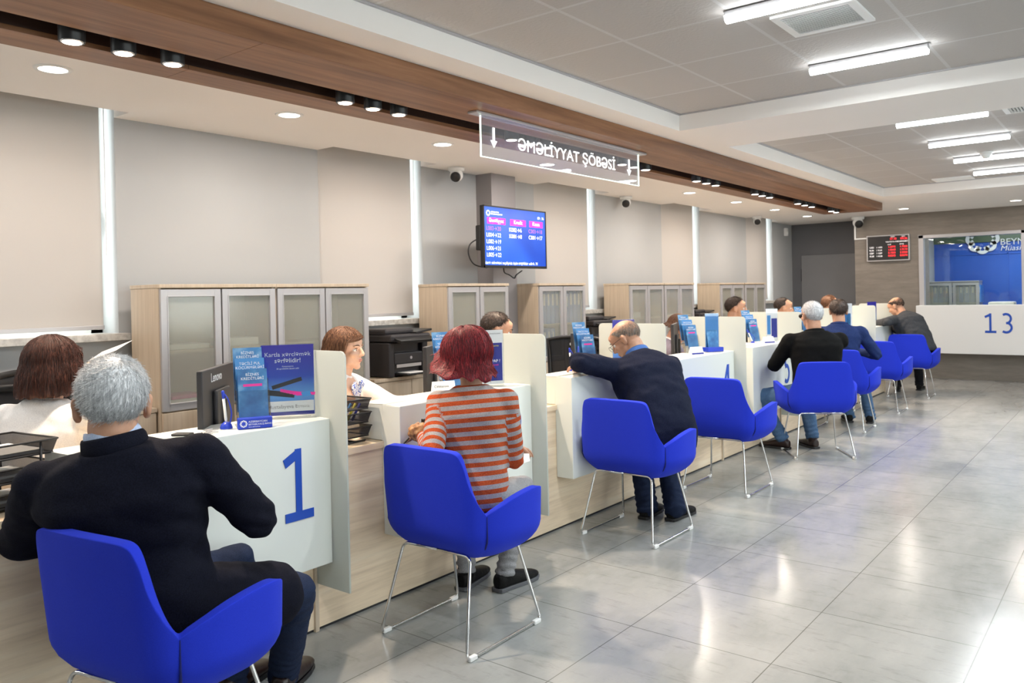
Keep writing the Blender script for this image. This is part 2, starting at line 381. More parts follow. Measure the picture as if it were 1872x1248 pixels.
def arc(cx, cy, rx, ry, a0, a1, n=18): return [(cx+rx*math.cos(R(a0+(a1-a0)*i/n)), cy+ry*math.sin(R(a0+(a1-a0)*i/n))) for i in range(n+1)]
DIG = {'1': [[(.06, .80), (.36, .93)], [(.34, .985), (.34, .06)], [(.06, .05), (.64, .05)]],
       '2': [arc(.32, .70, .24, .25, 160, -35)+[(.10, .07), (.10, .05)], [(.07, .05), (.60, .05)]],
       '3': [arc(.28, .72, .24, .23, 130, -90), arc(.28, .27, .27, .24, 90, -130)],
       '4': [[(.62, .28), (.05, .28), (.43, .95)], [(.46, .98), (.46, 0)]],
       '5': [[(.55, .95), (.15, .95), (.13, .56)], arc(.26, .30, .28, .26, 118, -130)],
       '6': [arc(.34, .28, .25, .24, 0, 360), arc(.62, .30, .54, .66, 180, 100)],
       '7': [[(.06, .95), (.58, .95), (.22, 0)]],
       '8': [arc(.32, .72, .21, .22, 0, 360), arc(.32, .26, .25, .24, 0, 360)]}
def DO(k): return True
# ================================================================ ROOM
X0, X1, Y0, Y1, ZC, ZT = -4.95, 5.0, -2.6, 13.67, 2.54, 2.655
struct(MB().box(-5.3, X1+.2, Y0-.2, 17, -.12, 0).obj('floor', 'floor_tile'))
WIN = [(-1.55, -.38), (1.22, 2.386), (3.926, 5.04), (6.68, 7.86), (9.45, 10.59), (12.27, 13.40)]
SILL = 1.19
mb = MB(); prev = Y0-.2
for a, b in WIN: mb.box(-5.25, X0, prev, a, SILL, 2.85); prev = b
mb.box(-5.25, X0, prev, 14.35, SILL, 2.85); mb.box(-5.25, X0, Y0-.2, 14.35, 0, SILL)
struct(mb.obj('wall_left', 'paint'))
# ceiling: white slab with a pocket before every window and two sunken fields of tiles
mb = MB(); prev = Y0-.2
XP = -4.76
for a, b in WIN: mb.box(X0, XP, prev, a, ZC, 2.85); prev = b
mb.box(X0, XP, prev, 14.4, ZC, 2.85)
mb.box(XP, -2.585, Y0-.2, 14.4, ZC, 2.85)
TR = [(-2.0, 5.235), (6.09, 10.85)]
mb.box(-2.585, 4.4, Y0-.2, TR[0][0], ZC, 2.85).box(-2.585, 4.4, TR[0][1], TR[1][0], ZC, 2.85).box(-2.585, 4.4, TR[1][1], 14.4, ZC, 2.85).box(4.4, X1+.2, Y0-.2, 14.4, ZC, 2.85)
struct(mb.obj('ceiling', 'ceiling_white'))
mb = MB()
for a, b in WIN: mb.box(-5.25, XP, a-.01, b+.01, 2.80, 2.85)
struct(mb.obj('ceiling', 'ceiling_white'))
for a, b in TR: struct(MB().box(-2.585, 4.4, a, b, ZT, ZT+.05).obj('ceiling', 'ceiling_tile'))
mb = MB()
for a, b in TR:
    mb.box(-2.584, -2.566, a, b, ZT-.008, ZT-.0005).box(-2.566, 4.4, a, a+.018, ZT-.008, ZT-.0005).box(-2.566, 4.4, b-.018, b, ZT-.008, ZT-.0005)
struct(mb.obj('trim_1', 'alu'))
# far end: stone wall with the cash window, recessed dark wall with a door
XS = -3.70; WX0, WX1, WZ0, WZ1 = -2.76, -1.38, 1.02, 2.19
mb = MB().box(XS, WX0, Y1, Y1+.75, 0, ZC).box(WX0, WX1, Y1, Y1+.18, 0, WZ0).box(WX0, WX1, Y1, Y1+.18, WZ1, ZC).box(WX1, X1+.2, Y1, Y1+.18, 0, ZC)
struct(mb.obj('wall_far', 'stone'))
struct(MB().box(-5.25, XS, 14.35, 14.5, 0, ZC).obj('wall_far', 'dark_grey'))
mb = MB(); prev = Y0; ADDED_WIN = [(-1.5, 1.5), (2.3, 5.3), (6.1, 9.1)]  # wall openings for the added daylight windows
for a, b in ADDED_WIN: mb.box(X1, X1+.2, prev, a, 0, ZC).box(X1, X1+.2, a, b, 0, .9).box(X1, X1+.2, a, b, 2.35, ZC); prev = b
struct(mb.box(X1, X1+.2, prev, Y1, 0, ZC).obj('wall_right', 'paint'))
for k, (a, b) in enumerate(ADDED_WIN):  # unseen windows added so daylight reaches the counter fronts from the right
    g = MB()
    for y in (a, (a+b)/2-.03, b-.06): g.box(X1+.06, X1+.12, y, y+.06, .9, 2.35)
    g.box(X1+.06, X1+.12, a, b, .9, .96).box(X1+.06, X1+.12, a, b, 2.29, 2.35); o = struct(g.obj('window_%d' % (k+8), 'white_frame'))
    MB().box(X1+.085, X1+.09, a+.05, b-.05, .95, 2.30).obj('pane', PANE, o)
struct(MB().box(-5.25, X1+.2, Y0-.2, Y0, 0, ZC).obj('wall_back', 'paint'))
d = struct(MB().box(-4.78, -3.74, 14.325, 14.35, 0, 1.99).obj('door_1', 'door_grey', bevel=.004))
MB().box(-3.84, -3.80, 14.31, 14.325, 1.08, 1.16).tube([(-3.82, 14.315, 1.12), (-3.82, 14.28, 1.12), (-3.92, 14.28, 1.12)], .009).obj('door_handle', 'alu', d, True)
MB().box(-4.80, -4.785, 14.315, 14.35, 1.55, 1.75).obj('hinge', 'dark_grey', d)
# windows: white frame, pane, marble sill
for k, (a, b) in enumerate(WIN):
    o = struct(MB().box(-5.22, -5.16, a, a+.07, SILL, 2.80).box(-5.22, -5.16, b-.07, b, SILL, 2.80).box(-5.22, -5.16, a, b, SILL, SILL+.07).box(-5.22, -5.16, a, b, 2.73, 2.80)
        .box(-5.21, -5.17, (a+b)/2-.04, (a+b)/2+.04, SILL+.07, 2.73).obj('window_%d' % (k+1), 'white_frame'))
    MB().box(-5.195, -5.19, a+.06, b-.06, SILL+.06, 2.74).obj('pane', PANE, o)
    MB().tube([(-5.155, b-.03, 1.95), (-5.12, b-.03, 1.95), (-5.12, b-.03, 1.83)], .009, 8).obj('window_handle', 'alu', o, True)
    s = struct(MB().box(-5.20, -4.875, a-.03, b+.04, SILL-.01, SILL+.032).obj('trim_%d' % (k+2), 'stone_sill', bevel=.003))
    if k == 0: continue
    wh = ['leftmost of the window blinds', 'above the black printer', 'right of the wall screen', 'fourth from the left', 'farthest, next to the dark grey wall'][k-1]
    g = MB(); nn = 20
    t = thing('roller_blind', 'cream roller blind, %s' % wh, 'blind', (-5.03, (a+b)/2, 1.25), group='roller blinds on the windows')
    hw = (b-a)/2
    MB().box(-.0015, .0015, -hw+.012, hw-.055, .02, 1.50).obj('blind_fabric', BLIND, t)
    MB().box(-.006, .006, -hw+.012, hw-.050, -.004, .022).obj('bottom_bar', 'alu', t, bevel=.002)
    MB().tube([(0, -hw+.01, 1.515), (0, hw-.05, 1.515)], .02, 12).obj('roller', 'white_matt', t, True)
    MB().tube([(.02, hw-.035, 1.5), (.02, hw-.035, .45)], .0025, 6).obj('pull_cord', 'white_matt', t)
# column in the grey paint with the wall screen
struct(MB().box(X0, -4.762, 5.77, 6.13, 0, ZC).obj('wall_left', 'pillar_grey'))

# walnut ceiling beam with a recessed slot for black spotlights
t = thing('ceiling_beam', 'long dark walnut panelled ceiling beam running above the service desks', 'ceiling beam', (-3.16, 4.5, 2.44))
def bx(x0, x1, y0, y1, z0, z1): return MB().box(x0+3.16, x1+3.16, y0-4.5, y1-4.5, z0-2.44, z1-2.44)
BY0, BY1 = -2.2, 11.62
SX0, SX1 = -3.345, -3.150
seams = [BY0, -.2, 1.95, 4.1, 6.3, 8.5, 10.1, BY1]
for i in range(len(seams)-1):
    bx(SX1, -2.785, seams[i]+.0012, seams[i+1]-.0012, 2.44, 2.46).obj('soffit_board', 'walnut', t)
    bx(-3.545, SX0, seams[i]+.0012, seams[i+1]-.0012, 2.44, 2.46).obj('soffit_board', 'walnut', t)
bx(-2.80, -2.782, BY0, BY1, 2.441, 2.539).obj('side_board', 'walnut', t)
bx(-3.548, -3.532, BY0, BY1, 2.441, 2.539).obj('side_board', 'walnut', t)
bx(-3.53, -2.80, BY1-.018, BY1, 2.461, 2.539).obj('end_board', 'walnut', t)
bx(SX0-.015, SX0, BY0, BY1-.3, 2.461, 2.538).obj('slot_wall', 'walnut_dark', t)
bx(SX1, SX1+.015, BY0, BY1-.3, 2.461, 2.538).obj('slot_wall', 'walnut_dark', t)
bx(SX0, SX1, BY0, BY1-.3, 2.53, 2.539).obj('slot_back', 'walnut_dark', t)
bx(SX0, SX1, BY1-.3, BY1-.018, 2.44, 2.46).obj('slot_cover', 'walnut', t)
# spotlights in threes
SPOT = [(1.41, 1.61, 1.82), (2.76, 2.95, 3.14), (4.15, 4.35, 4.54), (5.56, 5.75, 5.94), (6.90, 7.11, 7.32), (8.31, 8.51, 8.73), (9.64, 9.89, 10.15), (10.93, 11.14)]
sp0 = None
place = ['nearest cluster of three', 'second cluster from the left', 'third cluster, seen through the hanging sign', 'cluster at the sign end', 'fifth cluster of the beam', 'sixth cluster of the beam', 'seventh cluster of the beam', 'last cluster before the beam end']
for k, ys in enumerate(SPOT):
    for j, y in enumerate(ys):
        lb = 'black cylinder spotlight in the beam slot, %s, %s' % (place[k], ['near one', 'middle one', 'far one'][j])
        if sp0 is None:
            sp0 = t = thing('spotlight', lb, 'spotlight', (-3.245, y, 2.53), group='spotlights in the walnut beam')
            MB().lathe((0, 0, -.115), [(.038, .02), (.040, .002), (.046, 0), (.048, .004), (.048, .115)], 28).obj('housing', 'black_plastic', t, 'auto')
            MB().lathe((0, 0, -.1165), [(.034, .0), (.0395, 0), (.041, .003)], 28, cap=False).obj('trim_ring', 'chrome', t, True)
            MB().lathe((0, 0, -.1175), [(.001, 0), (.034, .0), (.034, .002), (.001, .002)], 24).obj('lens', 'lamp_warm', t)
        else: dup(sp0, (-3.245, y, 2.53), 0, lb)
    l = bpy.data.lights.new('spot_beam', 'SPOT'); l.energy = 175; l.color = (1, .79, .60); l.spot_size = R(78); l.spot_blend = .5; l.shadow_soft_size = .05
    o = bpy.data.objects.new('spot_beam', l); C.objects.link(o); o.location = (-3.245, ys[len(ys)//2 if len(ys) > 2 else 0], 2.405); o.rotation_euler = (0, R(-20), 0)
# recessed downlights
DL = [(-4.12, 1.70), (-4.12, 3.06), (-4.11, 4.42), (-4.10, 5.74), (-4.10, 7.18), (-4.12, 8.57), (-4.13, 9.94), (-4.14, 11.33), (-4.15, 12.75), (-2.76, 12.73), (-1.375, 12.77), (0, 12.77), (1.4, 12.77), (-4.12, .34), (-4.12, -1.02)]
nm = ['above the first desk, leftmost in the row', 'second from the left in the row by the windows', 'third in the row, left of the hanging sign', 'behind the lower edge of the hanging sign', 'fifth in the row by the windows', 'sixth in the row by the windows', 'seventh in the row by the windows', 'eighth in the row by the windows', 'last of the row, near the dark wall', 'in front of the stone wall above the rate board', 'in front of the stone wall above the cash window']
d0 = None
for k, (x, y) in enumerate(DL):
    area('downlight_glow', (x, y, 2.528), .12, .12, 12 if x < -3 else 6, WARM, shape='DISK')
    if k > 10: continue
    lb = 'round recessed ceiling downlight, '+nm[k]
    if d0 is None:
        d0 = t = thing('downlight', lb, 'downlight', (x, y, ZC), group='round recessed downlights')
        MB().lathe((0, 0, -.007), [(.064, .0069), (.064, 0), (.082, .001), (.086, .0069)], 32, cap=False).obj('trim_ring', 'white_frame', t, True)
        MB().lathe((0, 0, -.0055), [(.001, 0), (.065, 0), (.065, .003), (.001, .003)], 32).obj('diffuser', 'lamp_warm', t)
    else: dup(d0, (x, y, ZC), 0, lb)
# tube fixtures under the tiled fields
f0 = None
LBT = {3.45: 'nearest, beside the slatted vent', 4.60: 'near tiled field, closest to the white cross beam', 6.58: 'far tiled field, first behind the white cross beam', 7.73: 'far tiled field, second of four', 8.88: 'far tiled field, third, behind the smoke detector', 10.02: 'far tiled field, last by the stone wall'}
for x in TUBE_X:
    for y in TUBE_Y1+TUBE_Y2:
        vis = (x < -1 and y in LBT)  # the others are out of view, added for their light
        lb = 'bright linear ceiling tube light, ' + LBT[y] if vis else 'added linear ceiling tube light out of view beside the camera'
        if f0 is None:
            f0 = t = thing('tube_lamp', lb, 'ceiling light', (x, y, ZT), group='linear tube lights in the tiled ceiling')
            MB().box(-.30, .30, -.022, .022, -.030, -.008).box(-.31, .31, -.008, .008, -.008, 0).obj('housing', 'alu', t, bevel=.003)
            g = MB()
            pr = [(.028*math.cos(q*PI/8), -.028-.030*math.sin(q*PI/8)) for q in range(9)]
            g.prism([(p[0], p[1]) for p in pr], (-.298, 0, 0), (0, 1, 0), (0, 0, 1), (1, 0, 0), .596).obj('tube', 'lamp_cool', t, True)
        else: dup(f0, (x, y, ZT), 0, lb)
# vents and smoke detector
def vent(lb, x0, x1, y0, y1, along):
    t = thing('ceiling_vent', lb, 'vent', ((x0+x1)/2, (y0+y1)/2, ZT), group='ceiling air vents'); hx, hy = (x1-x0)/2, (y1-y0)/2; f = .035
    MB().box(-hx, hx, -hy, -hy+f, -.012, 0).box(-hx, hx, hy-f, hy, -.012, 0).box(-hx, -hx+f, -hy+f, hy-f, -.012, 0).box(hx-f, hx, -hy+f, hy-f, -.012, 0).obj('frame', 'white_frame', t)
    g = MB(); n = 16
    for i in range(n):
        if along == 'x':
            y = -hy+f+(2*hy-2*f)*(i+.5)/n; g.obox((0, y, -.008), (1, 0, 0), (0, 1, .6), (0, -.6, 1), hx-f, .006, .0012)
        else:
            x = -hx+f+(2*hx-2*f)*(i+.5)/n; g.obox((x, 0, -.008), (0, 1, 0), (1, 0, .6), (-.6, 0, 1), hy-f, .006, .0012)
    g.obj('louvre', 'white_frame', t)
    MB().box(-hx+f, hx-f, -hy+f, hy-f, -.0015, -.0005).obj('backing', 'dark_grey', t)
vent('square white slatted ceiling vent beside the nearest tube light', -1.345, -.975, 3.66, 4.01, 'x')
vent('white ceiling vent in the far tiled field near the stone wall', -1.96, -1.56, 10.44, 10.74, 'x')
vent('white grille vent at the right picture edge behind the cross beam', -.79, -.40, 6.60, 6.86, 'y')
t = thing('smoke_detector', 'round white smoke detector hanging in the far tiled ceiling', 'smoke detector', (-1.17, 8.72, ZT))
MB().lathe((0, 0, -.018), [(.045, 0), (.058, .004), (.058, .018)], 24).obj('base', 'white_frame', t, True)
MB().lathe((0, 0, -.062), [(.018, 0), (.030, .004), (.034, .018), (.048, .034), (.050, .044)], 24).obj('sensor_head', 'white_frame', t, True)

# dome cameras
def camera_dome(x, y, z, lb, s=1.0, az=-60):
    t = thing('security_camera', lb, 'security camera', (x, y, z), group='white dome security cameras')
    MB().lathe((0, 0, -.028*s), [(.050*s, 0), (.056*s, .006*s), (.058*s, .028*s)], 28).obj('mount', 'white_frame', t, True)
    MB().ell((0, 0, -.055*s), (.047*s, .047*s, .047*s)).obj('ball', 'white_frame', t, True)
    d = V((math.cos(R(az)), math.sin(R(az)), -.55)).normalized()
    MB().lathe(V((0, 0, -.055*s))+d*.026*s, [(.036*s, 0), (.036*s, .016*s), (.030*s, .024*s), (.004, .026*s)], 24, d).obj('lens_window', 'black_plastic', t, True)
camera_dome(-4.77, 5.30, ZC, 'white dome camera on the ceiling left of the grey column', 1.25)
camera_dome(-4.82, 8.33, ZC, 'white dome camera on the ceiling between the third and fourth window', 1.25)
camera_dome(-4.72, 12.15, ZC, 'white dome camera on the ceiling by the farthest window', 1.25)
camera_dome(-3.62, 13.58, ZC, 'large white camera at the corner of the stone wall above the rate board', 1.7)
t = thing('motion_sensor', 'small white sensor box high on the wall next to the dark grey wall', 'sensor', (-4.95, 14.0, 2.40)); MB().box(0, .05, -.045, .045, -.07, .07).obj('housing', 'white_matt', t, bevel=.01)
MB().ell((.05, 0, -.02), (.012, .03, .03)).obj('lens_window', 'white_frame', t, True)
# cable duct beside the rate board
tag(MB().box(-3.70, -3.675, 13.652, 13.669, 2.20, 2.54).box(-3.70, -3.50, 13.652, 13.669, 2.178, 2.20).obj('cable_duct', 'white_frame'), 'thin white cable duct from the ceiling to the rate board', 'cable duct')

# rate board
t = thing('rate_board', 'black electronic exchange rate board with red digits on the stone wall', 'display board', (-3.19, 13.655, 2.02)); hw, hh = .315, .205
MB().box(-hw, hw, -.045, .01, -hh, hh).obj('frame', 'alu', t, bevel=.006)
MB().box(-hw+.018, hw-.018, -.047, -.044, -hh+.018, hh-.018).obj('panel', 'black_plastic', t)
def lt(s, x, z, sz, m, al='LEFT', b=0): return text_mesh(s, sz, m, 'lettering', t, (x, -.048, z), (1, 0, 0), (0, 0, 1), .0004, al, bold=0)
lt('TARİX', .04, .165, .022, 'led_white'); lt('SAAT', .20, .165, .022, 'led_white')
lt('17.10', .03, .125, .045, 'led_red', b=.001); lt('09:36', .185, .125, .045, 'led_red', b=.001)
lt('VALYUTA MƏZƏNNƏSİ', -.03, .085, .030, 'led_white', b=.0005); lt('ALIŞ', 0, .045, .024, 'led_white'); lt('SATIŞ', .17, .045, .024, 'led_white')
for i, (nme, a, b) in enumerate((('USD', '1.6975', '1.7020'), ('EUR', '1.8640', '1.9110'), ('GBP', '2.1500', '2.2500'), ('RUB', '0.0245', '0.0270'))):
    z = .002-i*.046
    lt(nme, -.27, z, .036, 'led_white', b=.001); lt('1 '+nme, -.17, z, .034, 'led_white', b=.001); lt(a, .005, z, .040, 'led_red', b=.0012); lt(b, .175, z, .040, 'led_red', b=.0012)

# wall screen on the column
t = thing('wall_screen', 'flat queue display screen showing blue ticket list on a bracket at the grey column', 'screen', (-4.50, 5.80, 1.92)); hw, hh = .462, .272
MB().box(-.045, -.008, -hw, hw, -hh, hh).obj('casing', 'black_plastic', t, bevel=.006)
MB().box(-.008, -.0, -hw, hw, -hh, -hh+.022).box(-.008, 0, -hw, hw, hh-.012, hh).box(-.008, 0, -hw, -hw+.012, -hh, hh).box(-.008, 0, hw-.012, hw, -hh, hh).obj('bezel', 'black_plastic', t)
MB().box(-.0085, -.0045, -hw+.01, hw-.01, -hh+.02, hh-.01).obj('display', 'tv_screen', t)
MB().box(-.255, -.045, -.03, .24, -.05, .05).box(-.26, -.245, .0, .30, -.12, .12).obj('wall_bracket', 'black_plastic', t, bevel=.005)
MB().box(-.10, -.045, -.46, -.34, -.12, .10).obj('rear_box', 'black_plastic', t, bevel=.01)
def tv(s, y, z, sz, m='tv_white', al='LEFT', b=.0): return text_mesh(s, sz, m, 'lettering', t, (-.0035, y, z), (0, 1, 0), (0, 0, 1), .0003, al, bold=0)
def rosette(parent, o, ax, ay, az, r, m, n=8, w=.22, name='logo'):
    g = MB(); o, ax, ay, az = V(o), V(ax), V(ay), V(az)
    for k in range(n):
        a = 2*PI*k/n; c = (math.cos(a)*r*.66, math.sin(a)*r*.66)
        stroke([[(c[0]+r*.34*math.cos(a+R(q)), c[1]+r*.34*math.sin(a+R(q))) for q in range(-115, 116, 23)]], r*w, o, ax, ay, az, .0006, g)
    return g.obj(name, m, parent)
rosette(t, (-.0035, -.395, .205), (0, 1, 0), (0, 0, 1), (1, 0, 0), .024, 'tv_white')
tv('AZƏRBAYCAN', -.360, .212, .017); tv('BEYNƏLXALQ BANKI', -.360, .194, .017); tv('09 : 36', .33, .190, .036, b=.0008)
for y0, y1, s in ((-.41, -.155, 'Əməliyyat'), (-.085, .145, 'Kredit'), (.20, .41, 'Kassa')):
    MB().box(-.0044, -.0036, y0, y1, .112, .168).obj('heading_pill', 'tv_pink', t, bevel=.0003)
    tv(s, (y0+y1)/2, .127, .050, al='CENTER', b=.001)
for y, rows in ((-.425, [('L003→20', 1), ('L004→22', 0), ('L002→19', 0), ('L006→21', 0), ('L005→22', 0)]), (-.105, [('K002→6', 0), ('K001→8', 0)]), (.185, [('C003→18', 1), ('C001→17', 0)])):
    for i, (s, v) in enumerate(rows): tv(s, y, .056-.058*i, .052, 'tv_violet' if v else 'tv_white', b=.0012)
tv('üzrə xidmətini seçdiyiniz üçün təşəkkür edirik. N', -.445, -.240, .0375)
c = bpy.data.curves.new('screen_cable', 'CURVE'); c.dimensions = '3D'; c.bevel_depth = .006
def cable(name, pts, r, m, parent=None):
    P = []; pts = [V(p) for p in pts]
    for i in range(len(pts)-1):
        p0 = pts[max(i-1, 0)]; p1 = pts[i]; p2 = pts[i+1]; p3 = pts[min(i+2, len(pts)-1)]
        for k in range(6):
            u = k/6; P.append(.5*((2*p1)+(p2-p0)*u+(2*p0-5*p1+4*p2-p3)*u*u+(3*p1-p0-3*p2+p3)*u**3))
    P.append(pts[-1]); return MB().tube(P, r, 8).obj(name, m, parent, True)
cable('cable', [(-.07, -.40, .0), (-.12, -.50, -.06), (-.13, -.52, -.15), (-.12, -.46, -.24), (-.06, -.36, -.27)], .006, 'black_plastic', t)
cable('cable', [(-.08, -.10, -.27), (-.10, -.06, -.31), (-.11, .02, -.33), (-.10, .08, -.36), (-.09, .10, -.33), (-.10, .20, -.29)], .006, 'black_plastic', t)

# hanging acrylic sign
t = thing('hanging_sign', 'clear acrylic department sign with white lettering and arrows hung under the beam', 'sign', (-2.95, 4.39, 2.44)); L = .90
MB().box(-.035, .035, -L-.07, L+.07, -.014, -.001).obj('mounting_rail', 'alu', t, bevel=.003)
MB().box(-.004, .004, -L, L, -.245, -.014).obj('panel', ACRYL_SIGN, t)
MB().box(-.005, .005, -L, L, -.2485, -.245).box(-.005, .005, -L-.003, -L, -.2485, -.016).box(-.005, .005, L, L+.002, -.2485, -.016).obj('lit_edge', 'edge_white', t)
g = text_mesh('ƏMƏLİYYAT ŞÖBƏSİ', .100, 'sign_white', 'lettering', t, (.005, 0, -.168), (0, 1, 0), (0, 0, 1), .0006, 'CENTER', xs=1.18, bold=0)
for y in (-.79, .755): MB().prism([(-.010, .055), (.010, .055), (.010, -.02), (.030, -.02), (0, -.062), (-.030, -.02), (-.010, -.02)], (.005, y, -.125), (0, 1, 0), (0, 0, 1), (1, 0, 0), .0006).obj('arrow', 'sign_white', t)

# cash window in the stone wall and the room behind it
o = MB(); f = .07
o.box(WX0, WX0+f, Y1-.02, Y1+.10, WZ0, WZ1).box(WX1-.035, WX1+.10, Y1-.02, Y1+.10, WZ0, WZ1).box(WX0, WX1+.1, Y1-.02, Y1+.10, WZ1-.05, WZ1)
wf = struct(o.obj('window_7', 'alu', bevel=.004)); MB().box(WX0+.02, WX1, Y1+.03, Y1+.036, WZ0, WZ1).obj('pane', PANE, wf)
struct(MB().box(-3.0, .4, 16.0, 16.1, 0, 2.5).obj('wall_far', 'teller_blue')); struct(MB().box(XS, -3.0+.02, Y1+.75, 16.1, 0, 2.5).box(.4, .5, Y1+.18, 16.1, 0, 2.5).obj('wall_far', 'paint'))
struct(MB().box(XS, .5, Y1+.18, 16.1, 2.50, 2.54).obj('ceiling', 'ceiling_white')); struct(MB().box(-3.0, .4, 15.97, 16.0, 2.145, 2.5).obj('trim_8', 'olive_glass'))
area('teller_room_light', (-1.6, 14.9, 2.48), 1.2, .5, 26, COOL)
x = MB().box(-1.86, -1.84, 15.985, 16, .0, 2.5).box(-3, .4, 15.985, 16, 1.93, 1.945).obj('trim_9', 'teller_blue'); struct(x)
t = thing('wall_logo', 'white bank emblem and lettering on the blue wall behind the cash window', 'sign', (-2.22, 15.965, 2.14))
rosette(t, (0, -.004, .06), (1, 0, 0), (0, 0, 1), (0, -1, 0), .23, 'white_ink', w=.26)
text_mesh('BEYNƏLXALQ BANKI', .15, 'white_ink', 'lettering', t, (.26, -.006, -.055), (1, 0, 0), (0, 0, 1), .002)
text_mesh('Müasir', .13, 'white_ink', 'lettering', t, (.26, -.006, -.155), (1, .0, 0), (.25, 0, 1), .002)
# number 13 counter front
t = thing('cash_counter', 'wide white cash counter front numbered 13 on the stone wall', 'counter', (-2.0, 13.60, .76))
MB().box(-.76, 1.55, -.20, .068, -.36, .355).obj('front_box', 'white_matt', t, bevel=.006)
for ch, xx in (('1', .135), ('3', .345)): stroke(DIG[ch], .115, (xx, -.2005, -.045), (.245, 0, 0), (0, 0, .285), (0, -1, 0), .003).obj('number', 'number_blue', t)
# ================================================================ FURNITURE
GY = [2.155, 3.540, 4.930, 6.310, 7.660, 9.000, 10.300, 11.570]      # glass screens, one at the far end of every desk
XF, XB = -2.78, -2.66                                                 # wooden front, face of the white console
DW = ['nearest the camera', 'behind the striped sweater', 'under the bald man', 'by the empty blue chair', 'by the man in black', 'sixth from the camera', 'second to last of the row', 'last of the row by the stone wall']
DESK = []
for k, gy in enumerate(GY):
    n = str(k+1); y1 = gy; y0 = (GY[k-1] if k else gy-1.385)
    t = thing('service_desk', 'wood service desk with white console numbered %s, %s' % (n, DW[k]) if k < 5 else 'wood service desk with white console, %s' % DW[k], 'desk', (XF, y0, 0), group='service desks of the counter row')
    DESK.append(t); L = y1-y0
    MB().box(-.022, 0, .004, L-.022, .012, .715).obj('front_panel', 'oak_h', t)
    MB().box(-.65, .012, .004, L-.004, .715, .745).obj('desktop', 'oak_h', t, bevel=.002)
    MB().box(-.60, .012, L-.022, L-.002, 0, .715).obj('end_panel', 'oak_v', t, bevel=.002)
    MB().box(-.02, -.005, .004, L-.022, 0, .012).obj('plinth', 'black_plastic', t)
    c0 = .385; c1 = L-.012; bz = .315; tz = .912
    g = MB()
    g.box(.001, XB-XF, c0, c1, bz, tz)                                 # hanging front box
    g.box(-.16, .001, c0, c1, .746, tz)                                 # ledge standing on the desktop
    g.obj('console', 'white_gloss', t, bevel=.004)
    for ch in n:
        stroke(DIG[ch], .125, (XB-XF+.0005, c0+ .745 - (.0 if k < 9 else 0), .532), (0, .235, 0), (0, 0, .285), (1, 0, 0), .003).obj('number', 'number_blue', t)
    # frosted screen with rounded upper corners
    x0, x1, z0, z1, r = -.31, .218, .205, 1.19, .028
    pl = [(x0, z0+.54), (.012, z0+.54), (.012, z0), (x1, z0)] + [(x1-r+r*math.cos(R(q)), z1-r+r*math.sin(R(q))) for q in (0, 30, 60, 90)] + [(x0+r+r*math.cos(R(q)), z1-r+r*math.sin(R(q))) for q in (90, 120, 150, 180)]
    MB().prism(pl, (0, L-.0095, 0), (1, 0, 0), (0, 0, 1), (0, 1, 0), .008).obj('glass_screen', GLASS_FROST, t)
    if k == 0:
        MB().tube([(-.04, 1.30+.06, .86), (-.04, 1.36, .88)], .006).obj('clamp', 'chrome', t, True)

# ---------------------------------------------------------------- tall cabinets
def cabinet(y0, lb, binders=None, group='tall glazed cabinets along the window wall', loc=None, W=.795, H=1.51, body='oak_v', x=-4.5):
    D = .34
    t = thing('storage_cabinet', lb, 'cabinet', loc or (x, y0, 0), group=group)
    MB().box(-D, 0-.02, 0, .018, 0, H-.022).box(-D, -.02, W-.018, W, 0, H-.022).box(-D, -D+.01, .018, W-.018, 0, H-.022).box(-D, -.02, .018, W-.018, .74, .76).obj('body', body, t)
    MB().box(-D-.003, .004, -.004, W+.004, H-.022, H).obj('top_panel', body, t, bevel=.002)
    MB().box(-D+.01, -.03, .018, W-.018, 1.10, 1.118).obj('shelf', body, t)
    for i in (0, 1):
        a, b = i*W/2+.006, (i+1)*W/2-.004; z0, z1, f = .765, H-.03, .042
        d = MB().box(-.02, .0, a, a+f, z0, z1).box(-.02, 0, b-f, b, z0, z1).box(-.02, 0, a+f, b-f, z0, z0+f).box(-.02, 0, a+f, b-f, z1-f, z1)
        d.box(-.014, .004, a+f-.004, a+f+.003, z0+f, z1-f).box(-.014, .004, b-f-.003, b-f+.004, z0+f, z1-f).box(-.014, .004, a+f, b-f, z0+f-.004, z0+f+.003).box(-.014, .004, a+f, b-f, z1-f-.003, z1-f+.004)
        d = d.obj('glazed_door', 'alu', t, bevel=.002)
        MB().box(-.012, -.008, a+f-.003, b-f+.003, z0+f-.003, z1-f+.003).obj('pane', GLASS_CAB, d)
        yh = b-.02 if i == 0 else a+.02
        MB().tube([(0, yh, .90), (.022, yh, .905), (.026, yh, .93), (.02, yh, .95), (0, yh, .955)], .005, 8).obj('handle', 'chrome', d, True)
        l = MB().box(-.02, 0, a, b, .02, .755).obj('lower_door', body, t, bevel=.002)
        MB().tube([(0, yh, .64), (.022, yh, .64), (.022, yh, .72), (0, yh, .72)], .005, 8).obj('handle', 'chrome', l, True)
    for pz, y, wv, h, m in (binders or []):
        pass
    return t
def binder(lb, loc, h, lean=0, wd=.055, dp=.27, grp='blue ring binders in the glazed cabinets'):
    t = thing('ring_binder', lb, 'binder', loc, group=grp)
    M2 = Matrix.Rotation(lean, 4, 'X')
    g = MB().box(-dp, 0, 0, wd, 0, h); g.v = [tuple(M2 @ V(v)) for v in g.v]; g.obj('cover', 'binder_blue', t)
    g = MB().box(0, .002, .019, wd-.019, h*.55, h*.90); g.v = [tuple(M2 @ V(v)) for v in g.v]; g.obj('spine_label', 'paper', t)
    return t
